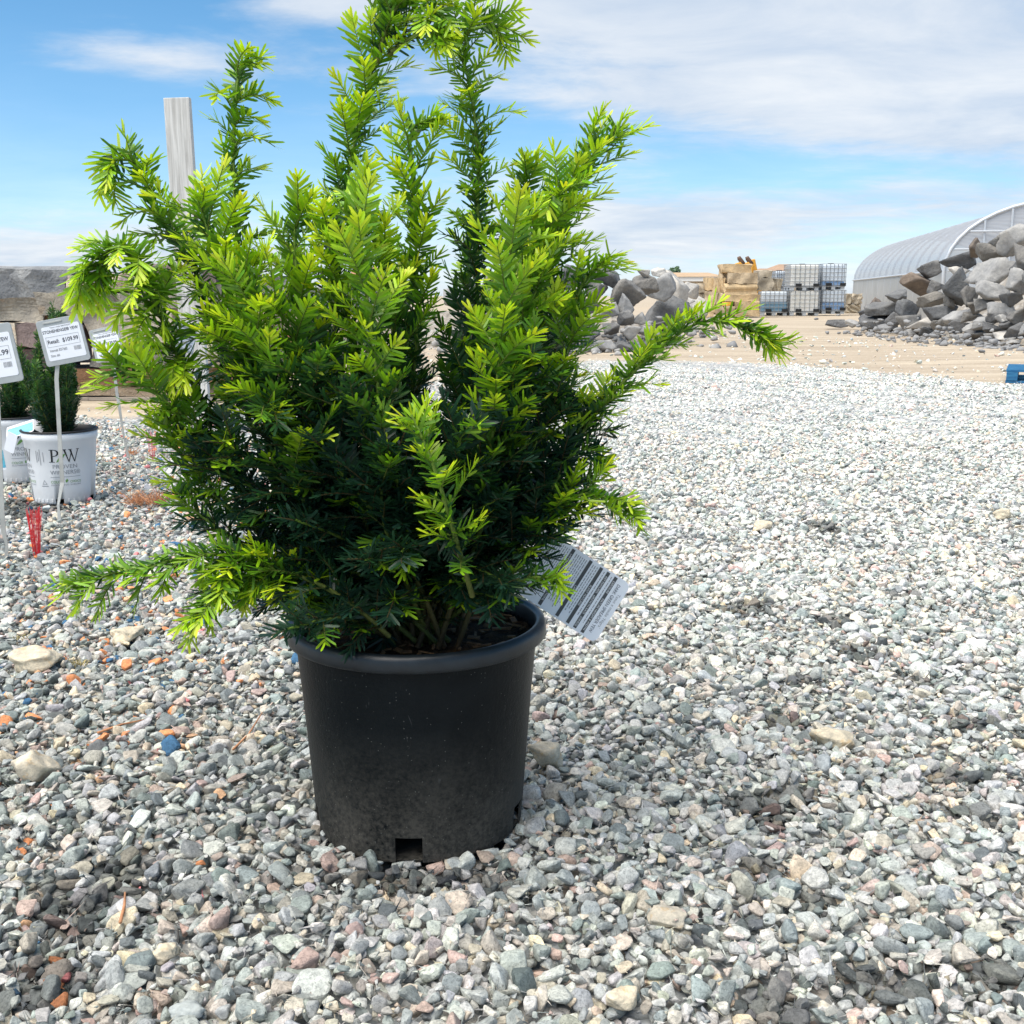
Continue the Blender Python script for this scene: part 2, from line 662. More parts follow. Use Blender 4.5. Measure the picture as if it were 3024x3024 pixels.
PAL = np.array(((0.40, 0.43, 0.44), (0.47, 0.49, 0.49), (0.30, 0.335, 0.345), (0.21, 0.245, 0.255), (0.56, 0.56, 0.54), (0.49, 0.455, 0.405), (0.60, 0.53, 0.42),
                (0.44, 0.345, 0.32), (0.12, 0.14, 0.15), (0.36, 0.35, 0.33), (0.34, 0.37, 0.36)))
PW_R = np.array((0.22, 0.20, 0.14, 0.07, 0.13, 0.09, 0.03, 0.03, 0.02, 0.04, 0.03))
PW_L = np.array((0.17, 0.10, 0.20, 0.15, 0.06, 0.08, 0.04, 0.06, 0.05, 0.05, 0.04))


def stone_field(y0, y1, step, keep, zoff, smin, smax, margin):
    ys = np.arange(y0, y1, step)
    out = []
    for y in ys:
        hw = 0.475 * (y + 0.16) + margin
        n = int(2 * hw / step)
        x = np.linspace(-hw, hw, n) + srng.uniform(-0.5, 0.5, n) * step
        yy = y + srng.uniform(-0.5, 0.5, n) * step
        k = srng.random(n) < keep
        out.append(np.stack((x[k], yy[k]), 1))
    p = np.concatenate(out)
    s = smin + (smax - smin) * srng.random(len(p)) ** 2.6
    z = zoff + srng.uniform(-0.003, 0.003, len(p))
    return np.column_stack((p, z, s))


fields = [stone_field(0.86, 3.2, 0.0128, 1.0, -0.006, 0.0080, 0.0150, 0.45),
          stone_field(0.86, 3.2, 0.0165, 0.80, 0.004, 0.0075, 0.0195, 0.45),
          stone_field(3.2, 6.6, 0.0180, 1.0, -0.004, 0.0085, 0.0150, 0.3),
          stone_field(3.2, 6.6, 0.0260, 0.6, 0.005, 0.0080, 0.0190, 0.3),
          stone_field(6.6, 12.8, 0.029, 0.9, 0.001, 0.0095, 0.0190, 0.2),
          stone_field(9.0, 21.0, 0.10, 0.35, 0.002, 0.012, 0.040, 0.2)]
ST = np.concatenate(fields)
# heaps and hollows of the loose surface
relief = 0.006 * np.sin(ST[:, 0] * 5.1 + 1.3 * np.sin(ST[:, 1] * 3.0)) * np.sin(ST[:, 1] * 4.3 + 0.7) + 0.004 * np.sin(ST[:, 0] * 13 + ST[:, 1] * 9)
ST[:, 2] += relief + 0.002
keep = ST[:, 1] < edge_y(ST[:, 0]) + srng.normal(0, 0.45, len(ST)) * np.clip(ST[:, 1] - 5.5, 0, 1)
keep |= (srng.random(len(ST)) < 0.35) & (np.arange(len(ST)) >= len(ST) - len(fields[-1]))
keep &= ~((np.arange(len(ST)) < len(ST) - len(fields[-1])) & (ST[:, 1] > edge_y(ST[:, 0])) & (srng.random(len(ST)) < 0.3))
for (cx, cy, cr) in ((POT_X, POT_Y, 0.142), (WP1[0], WP1[1], 0.10), (WP2[0], WP2[1], 0.10)):
    keep &= (ST[:, 0] - cx) ** 2 + (ST[:, 1] - cy) ** 2 > cr * cr
ST = ST[keep]
N = len(ST)
left = np.clip((-0.25 - ST[:, 0] + 0.12 * (ST[:, 1] - 1.5)) / 0.6, 0, 1)
u = srng.random(N)
cr_, cl_ = np.cumsum(PW_R), np.cumsum(PW_L)
useL = srng.random(N) < left
idx = np.where(useL, np.searchsorted(cl_, u * cl_[-1] * 0.9999), np.searchsorted(cr_, u * cr_[-1] * 0.9999))
SC = PAL[idx] * srng.uniform(0.82, 1.18, (N, 1)) * (1 + srng.normal(0, 0.025, (N, 3)))
# marking paint: a few orange, blue and pink stones where the stock stands
pu = srng.random(N)
zone = np.clip((-0.35 - ST[:, 0]) / 0.5, 0, 1)
paint = pu < 0.055 * zone
pc = srng.random(N)
SC[paint & (pc < 0.42)] = (0.72, 0.30, 0.14)
SC[paint & (pc >= 0.42) & (pc < 0.60)] = (0.60, 0.38, 0.24)
SC[paint & (pc >= 0.60) & (pc < 0.9)] = (0.05, 0.14, 0.27)
SC[paint & (pc >= 0.9)] = (0.62, 0.22, 0.24)
SC[paint] *= srng.uniform(0.75, 1.2, (paint.sum(), 1))
patch_tone = np.ones(N)
for (cx, cy, rx, ry) in DARK_PATCHES:
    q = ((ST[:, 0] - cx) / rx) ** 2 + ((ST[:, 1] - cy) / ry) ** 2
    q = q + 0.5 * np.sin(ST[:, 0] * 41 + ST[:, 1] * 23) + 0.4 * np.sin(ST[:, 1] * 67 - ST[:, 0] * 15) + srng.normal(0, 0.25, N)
    patch_tone = np.minimum(patch_tone, np.where(q < 1.0, 0.36, 1.0))
SC *= patch_tone[:, None] * np.array((1.14, 1.11, 1.06)) * (1 + 0.10 * np.clip((ST[:, 0] - 0.05 * ST[:, 1]) / 0.8, -0.6, 1))[:, None] * np.interp(ST[:, 1], (1.0, 2.0, 4.0, 8.0), (0.86, 0.95, 1.12, 1.2))[:, None]
ST[:, 2] -= (patch_tone < 1) * 0.004
ROT = np.column_stack((srng.normal(0, 0.33, N), srng.normal(0, 0.33, N), srng.uniform(0, 6.283, N)))
SCL = ST[:, 3:4] * srng.uniform(0.85, 1.15, (N, 3))
VI = srng.integers(0, N_VAR, N)

# the 300 stones that show largest: pieces of the ground, each an object
dist = np.hypot(ST[:, 1], CAM_H)
inframe = (np.abs(ST[:, 0]) < 0.455 * (ST[:, 1] * CP + CAM_H * SP)) & (ST[:, 1] > 0.965) & (ST[:, 2] > 0.006)
score = np.where(inframe, ST[:, 3] / dist, 0)
top = np.argsort(-score)[:300]
single = np.zeros(N, bool)
single[top] = True
obj_meshes = []
for me in stone_meshes:
    m2 = me.copy()
    m2.materials.clear()
    m2.materials.append(stone_mat_obj)
    obj_meshes.append(m2)
for i in top:
    o = bpy.data.objects.new("stone", obj_meshes[VI[i]])
    COL.objects.link(o)
    o.location = ST[i, :3]
    o.rotation_euler = ROT[i]
    o.scale = SCL[i]
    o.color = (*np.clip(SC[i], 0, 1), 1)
    o.parent = ground

rest = ~single
pm = bpy.data.meshes.new("gravel")
nr = int(rest.sum())
pm.vertices.add(nr)
pm.vertices.foreach_set("co", ST[rest, :3].astype(np.float32).ravel())


def pattr(name, typ, data, key):
    a = pm.attributes.new(name, typ, 'POINT')
    a.data.foreach_set(key, np.ascontiguousarray(data).ravel())


pattr("srot", 'FLOAT_VECTOR', ROT[rest].astype(np.float32), "vector")
pattr("sscl", 'FLOAT_VECTOR', SCL[rest].astype(np.float32), "vector")
pattr("sidx", 'INT', VI[rest].astype(np.int32), "value")
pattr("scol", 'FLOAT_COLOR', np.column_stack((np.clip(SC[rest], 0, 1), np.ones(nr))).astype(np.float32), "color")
gravel = tag(link("gravel", pm), 'grey crushed stone gravel spread over the yard', 'gravel', kind='stuff')
ng = bpy.data.node_groups.new("gravel_scatter", 'GeometryNodeTree')
ng.interface.new_socket("Geometry", in_out='INPUT', socket_type='NodeSocketGeometry')
ng.interface.new_socket("Geometry", in_out='OUTPUT', socket_type='NodeSocketGeometry')
gi, go = ng.nodes.new('NodeGroupInput'), ng.nodes.new('NodeGroupOutput')
ci = ng.nodes.new('GeometryNodeCollectionInfo')
ci.inputs['Collection'].default_value = lib
ci.inputs['Separate Children'].default_value = True
ci.inputs['Reset Children'].default_value = True
iop = ng.nodes.new('GeometryNodeInstanceOnPoints')
iop.inputs['Pick Instance'].default_value = True


def named(name, typ):
    n = ng.nodes.new('GeometryNodeInputNamedAttribute')
    n.data_type = typ
    n.inputs['Name'].default_value = name
    return n.outputs['Attribute']


m2p = ng.nodes.new('GeometryNodeMeshToPoints')
e2r = ng.nodes.new('FunctionNodeEulerToRotation')
ng.links.new(named("srot", 'FLOAT_VECTOR'), e2r.inputs[0])
ng.links.new(gi.outputs[0], m2p.inputs['Mesh'])
ng.links.new(m2p.outputs[0], iop.inputs['Points'])
ng.links.new(ci.outputs[0], iop.inputs['Instance'])
ng.links.new(named("sidx", 'INT'), iop.inputs['Instance Index'])
ng.links.new(e2r.outputs[0], iop.inputs['Rotation'])
ng.links.new(named("sscl", 'FLOAT_VECTOR'), iop.inputs['Scale'])
ng.links.new(iop.outputs[0], go.inputs[0])
gravel.modifiers.new("scatter", 'NODES').node_group = ng

# ------------------------------------------------------------------ single larger stones lying on the gravel
lime = rock_mat("limestone_rock", [(0.0, (0.60, 0.53, 0.40)), (0.5, (0.66, 0.58, 0.44)), (1.0, (0.55, 0.50, 0.41))], 60.0, 0.6, 0.006, 0.85, stain=(0.50, 0.34, 0.17))
brng = np.random.default_rng(21)
for (px, py, w, h, lab) in (
        (85, 1955, 145, 75, "wedge shaped cream limestone rock lying left of the drooping low branch"),
        (85, 2270, 145, 105, "rounded cream limestone rock near the left picture edge"),
        (1612, 2240, 110, 85, "tan limestone rock lying against the right side of the black pot"),
        (2468, 2190, 130, 62, "flat tan limestone rock lying alone on the open gravel right of the pot"),
        (2255, 1552, 60, 36, "small pale limestone rock on the gravel right of the care tag"),
        (2968, 1516, 56, 34, "small orange tan rock near the right picture edge"),
        (355, 1880, 110, 48, "cream limestone rock below the drooping low branch"),
        (1290, 2745, 1, 1, None), (470, 2820, 90, 60, "pale cream rock in the gravel low on the left"),
        (1975, 2720, 120, 60, "broken buff rock in the gravel low in front of the pot"),
        (1840, 2960, 100, 62, "pale buff rock at the bottom edge of the picture"),
        (545, 2990, 110, 90, "flat grey slate piece at the bottom edge of the picture")):
    if lab is None:
        continue
    b = gnd(px, py + h * 0.5)
    dep = b[1] * CP + CAM_H * SP
    rad = w / FPX * dep / 2
    v, f = rock_arrays(brng, 4, 13, 0.62, 0.07, 0.62)
    hz = h / FPX * dep / 2 * 1.02
    sc_ = np.array((rad, rad * 0.8, hz))
    v = v / np.abs(v).max(axis=0) * sc_
    m_ = lime
    if 'slate' in lab:
        m_ = rock_mat("slate_piece", [(0.0, (0.33, 0.36, 0.36)), (1.0, (0.38, 0.41, 0.41))], 40.0, 0.4, 0.004)
        v[:, 2] *= 0.45
    link_o = link("rock", fast_mesh("rock", v, [f], smooth=True), m_, loc=(b[0], b[1] + rad * 0.7, hz * 0.72))
    tag(link_o, lab, "rock")

# ------------------------------------------------------------------ yew: needles, shoots, branches
t = NT("yew_needle")
nc = t.node('ShaderNodeVertexColor', layer_name="col").outputs[0]
pr = t.node('ShaderNodeBsdfPrincipled')
t.l.new(nc, pr.inputs['Base Color'])
pr.inputs['Roughness'].default_value = 0.38
pr.inputs['Specular IOR Level'].default_value = 0.45
tl = t.node('ShaderNodeBsdfTranslucent')
t.l.new(t.mix(1.0, nc, (1.35, 1.35, 0.8), 'MULTIPLY'), tl.inputs['Color'])
ms = t.node('ShaderNodeMixShader')
ms.inputs[0].default_value = 0.30
t.l.new(pr.outputs[0], ms.inputs[1])
t.l.new(tl.outputs[0], ms.inputs[2])
needle_mat = t.done(ms.outputs[0])
t = NT("yew_bark")
nc = t.node('ShaderNodeVertexColor', layer_name="col").outputs[0]
bn = t.noise(t.pos(), 260.0, 4, 0.6)
bc = t.mix(t.range(bn, 0.3, 0.7), t.mix(1.0, nc, (0.7, 0.7, 0.7), 'MULTIPLY'), t.mix(1.0, nc, (1.2, 1.2, 1.2), 'MULTIPLY'))
bark_mat = t.done(t.principled(bc, 0.7, t.bump(bn, 0.5, 0.002), 0.3))

AGE_X = np.array((0.0, 0.30, 0.55, 0.80, 1.0))
AGE_C = np.array(((0.012, 0.042, 0.026), (0.026, 0.085, 0.020), (0.125, 0.275, 0.012), (0.330, 0.510, 0.014), (0.560, 0.650, 0.028)))


def age_color(a, rng):
    a = np.clip(a, 0, 1)
    c = np.stack([np.interp(a, AGE_X, AGE_C[:, k]) for k in range(3)], 1)
    return c * rng.uniform(0.78, 1.22, (len(a), 1)) * (1 + rng.normal(0, 0.05, (len(a), 3)))


def unit(v):
    return v / np.maximum(np.linalg.norm(v, axis=-1, keepdims=True), 1e-9)


def smooth_path(pts, step):
    pts = np.asarray(pts, float)
    P = np.vstack((2 * pts[0] - pts[1], pts, 2 * pts[-1] - pts[-2]))
    out = []
    for i in range(1, len(P) - 2):
        p0, p1, p2, p3 = P[i - 1], P[i], P[i + 1], P[i + 2]
        for s in np.linspace(0, 1, 16, endpoint=False):
            out.append(0.5 * ((2 * p1) + (-p0 + p2) * s + (2 * p0 - 5 * p1 + 4 * p2 - p3) * s * s + (-p0 + 3 * p1 - 3 * p2 + p3) * s ** 3))
    out.append(pts[-1])
    out = np.array(out)
    L = np.concatenate(((0,), np.cumsum(np.linalg.norm(np.diff(out, axis=0), axis=1))))
    n = max(3, int(L[-1] / step) + 1)
    q = np.linspace(0, L[-1], n)
    return np.stack([np.interp(q, L, out[:, k]) for k in range(3)], 1), L[-1]


class Plant:
    """one branch: a stem mesh with its twigs, and its needles"""

    def __init__(self, rng):
        self.rng = rng
        self.sv, self.sf, self.sc, self.nb = [], [], [], 0
        self.N = []

    def stem(self, path, r0, r1, c0, c1, n=5):
        m = len(path)
        d = unit(np.gradient(path, axis=0))
        a = unit(np.cross(d, np.array((0.31, 0.52, 0.79))))
        b = np.cross(d, a)
        rr = np.linspace(r0, r1, m)
        th = np.arange(n) * 2 * math.pi / n
        ring = path[:, None, :] + rr[:, None, None] * (a[:, None, :] * np.cos(th)[None, :, None] + b[:, None, :] * np.sin(th)[None, :, None])
        i, k = np.meshgrid(np.arange(m - 1), np.arange(n), indexing='ij')
        f = np.stack((i * n + k, i * n + (k + 1) % n, (i + 1) * n + (k + 1) % n, (i + 1) * n + k), -1).reshape(-1, 4) + self.nb
        self.sv.append(ring.reshape(-1, 3))
        self.sf.append(f)
        tt = np.linspace(0, 1, m)[:, None]
        self.sc.append(np.repeat((1 - tt) * np.array(c0) + tt * np.array(c1), n, axis=0))
        self.nb += m * n

    def needles(self, P, A, S, L, W, C, th, NRM):
        self.N.append((P, A, S, L, W, C, th, NRM))

    def shoot(self, path, age0, age1, flat, nlen, density=2.0, wid=1.0, start=0.0):
        """needles along one shoot: two ranks when flat=1, all round when flat=0"""
        rng = self.rng
        seg = np.linalg.norm(np.diff(path, axis=0), axis=1)
        Lc = np.concatenate(((0,), np.cumsum(seg)))
        tot = Lc[-1]
        n = max(6, int(tot * (1 - start) / 0.0019 * density / 2.0))
        tq = start + (1 - start) * (np.arange(n) + rng.uniform(0.1, 0.9, n)) / n
        q = tq * tot
        P = np.stack([np.interp(q, Lc, path[:, k]) for k in range(3)], 1)
        G = unit(np.gradient(path, axis=0))
        A = unit(np.stack([np.interp(q, Lc, G[:, k]) for k in range(3)], 1))
        up = np.array((0, 0, 1.0)) + rng.normal(0, 0.25, 3)
        side = np.cross(A, up)
        bad = np.linalg.norm(side, axis=1) < 0.2
        side[bad] = np.cross(A[bad], np.array((0.2, 1.0, 0.1)))
        side = unit(side)
        nrm = unit(np.cross(side, A))
        sgn = np.where(np.arange(n) % 2 == 0, 0.0, math.pi)
        roll_flat = sgn + rng.normal(0, 0.36, n) + np.where(sgn == 0, 0.18, -0.18)
        roll_rad = np.arange(n) * 2.399 + rng.normal(0, 0.25, n)
        roll = roll_flat if flat > 0.5 else roll_rad
        S = side * np.cos(roll)[:, None] + nrm * np.sin(roll)[:, None]
        th = np.interp(tq, (0, 0.75, 1.0), (1.18, 0.95, 0.28)) + rng.normal(0, 0.13, n)
        L = nlen * np.interp(tq, (0, 0.15, 0.7, 1.0), (0.7, 1.0, 1.0, 0.62)) * rng.uniform(0.78, 1.15, n)
        W = 0.00175 * wid * rng.uniform(0.85, 1.15, n)
        age = age0 + (age1 - age0) * tq ** 1.5 + rng.normal(0, 0.05, n)
        N_ = unit(np.cross(A, S)) if flat <= 0.5 else nrm
        N_ = unit(N_ + rng.normal(0, 0.28, (n, 3)))
        self.needles(P, A, S, L, W, age_color(age, rng), th, N_)

    def twig(self, base, d0, length, droop, age0, age1, flat, nlen, r=0.0011, density=2.0, bend=None, wid=1.0):
        n = 7
        p = np.array(base, float)
        d = unit(np.array(d0, float))
        pts = [p.copy()]
        for k in range(n):
            p = p + d * length / n
            pts.append(p.copy())
            d = d + np.array((0, 0, -1.0)) * droop / n
            if bend is not None:
                d = d + np.array(bend) / n
            d = unit(d)
        path = np.array(pts)
        g = np.clip(np.array((age0, age1)), 0, 1)
        cs = [(0.075 + 0.05 * a, 0.055 + 0.17 * a, 0.02) for a in g]
        self.stem(path, r, r * 0.55, cs[0], cs[1], 4)
        self.shoot(path, age0, age1, flat, nlen, density, wid)

    def branch(self, ctrl, r0=0.004, b0=0.45, bw=0.3, first=0.12, gap=0.012, lmin=0.03, lmax=0.07, droop=0.35, ang=0.95, nlen=0.0240, amax=1.0,
               density=2.0, bend=None, tips=True, facing=0.0, z0=None, stemcol=(0.075, 0.045, 0.022), bare=1.0):
        rng = self.rng
        path, L = smooth_path(ctrl, 0.008)
        m = len(path)
        self.stem(path, r0, 0.0015, stemcol, (0.15, 0.25, 0.03), 6)
        G = unit(np.gradient(path, axis=0))
        # needles on the leader itself
        k0 = int(m * max(first * 0.7, 0.05))
        k1 = int(m * max(0.0, 1 - 0.05 / max(L, 0.06)))
        if k1 - k0 > 3:
            self.shoot(path[k0:k1], 0.02, np.clip((0.9 - b0) / max(bw, 0.05), 0.0, 0.45), 0.0, nlen * 0.85, density * 0.62 * bare)
        self.shoot(path[max(0, min(k1, m - 4)):], 0.3 * amax, amax, 0.0, nlen * 0.95, density)
        s = L * first
        phi = rng.uniform(0, 6.28)
        while s < L - 0.006:
            f = s / L
            x = f * (m - 1)
            i = min(int(x), m - 2)
            p = path[i] + (path[i + 1] - path[i]) * (x - i)
            d = G[i]
            a = unit(np.cross(d, np.array((0.31, 0.52, 0.79))))
            b = np.cross(d, a)
            phi += 2.4 + rng.normal(0, 0.35)
            rad = a * math.cos(phi) + b * math.sin(phi)
            if facing:
                rad = unit(rad + np.array((0, -facing, 0)))
            an = ang * rng.uniform(0.70, 1.1) * (1.0 - 0.35 * f)
            dirv = d * math.cos(an) + rad * math.sin(an)
            taper = min(1.0, (1 - f) * L / 0.09 + 0.45)
            ln = rng.uniform(lmin, lmax) * taper * (0.85 + 0.3 * rng.random())
            zz = (f - b0) / bw if z0 is None else (p[2] - z0) / 0.11
            ag = np.clip(zz + rng.normal(0, 0.16), 0, 1) * amax
            ag0 = ag * 0.45
            if ag < 0.15 and tips and rng.random() < 0.16:
                ag = 0.75
            self.twig(p, dirv, ln, droop * rng.uniform(0.3, 1.4), ag0, ag, 1.0, nlen * rng.uniform(0.88, 1.1), 0.0011, density, bend)
            s += gap * rng.uniform(0.65, 1.35)

    def needle_mesh(self):
        P, A, S, L, W, C, th, NR = [np.concatenate(x) for x in zip(*self.N)]
        rng = self.rng
        n = len(P)
        d = unit(A * np.cos(th)[:, None] + S * np.sin(th)[:, None])
        w = unit(np.cross(NR, d))
        nn = np.cross(d, w)
        cv = rng.normal(0.0, 0.07, n)
        fw = 0.10
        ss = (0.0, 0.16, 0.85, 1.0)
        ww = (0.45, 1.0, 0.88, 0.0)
        rows = []
        for s, q in zip(ss, ww):
            c = P + d * (L * s)[:, None] + A * (L * fw * s * s)[:, None] + nn * (L * cv * s * s)[:, None]
            if q == 0.0:
                rows.append(c[:, None, :])
            else:
                rows.append(np.stack((c - w * (W * q)[:, None], c + w * (W * q)[:, None]), 1))
        V = np.concatenate(rows, 1)          # n,7,3
        b = (np.arange(n) * 7)[:, None]
        quads = np.concatenate((b + np.array((0, 1, 3, 2)), b + np.array((2, 3, 5, 4))))
        tris = b + np.array((4, 5, 6))
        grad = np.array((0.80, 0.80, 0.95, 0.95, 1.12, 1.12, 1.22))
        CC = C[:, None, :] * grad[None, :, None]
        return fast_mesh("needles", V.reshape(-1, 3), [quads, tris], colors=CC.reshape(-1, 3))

    def build(self, parent, origin, name="branch"):
        origin = np.asarray(origin)
        me = fast_mesh(name, np.concatenate(self.sv) - origin, [np.concatenate(self.sf)], colors=np.concatenate(self.sc), smooth=True)
        o = link(name, me, bark_mat, parent)
        nm = self.needle_mesh()
        co = np.empty(len(nm.vertices) * 3, np.float32)
        nm.vertices.foreach_get("co", co)
        nm.vertices.foreach_set("co", (co.reshape(-1, 3) - origin).astype(np.float32).ravel())
        no = link("needles", nm, needle_mat, o)
        no["kind"] = "stuff"
        return o


YB = np.array((POT_X, POT_Y, 0.275))
yew = empty("yew_shrub", YB)
tag(yew, "large bushy green yew with bright yellow green shoot tips growing in the black pot", "shrub")
yr = np.random.default_rng(2024)


def pxpath(pts):
    """pixel x, pixel y, distance"""
    return [at(*p) for p in pts]


def root(dx=0.0, dy=0.0):
    return YB + np.array((dx, dy, 0.0))


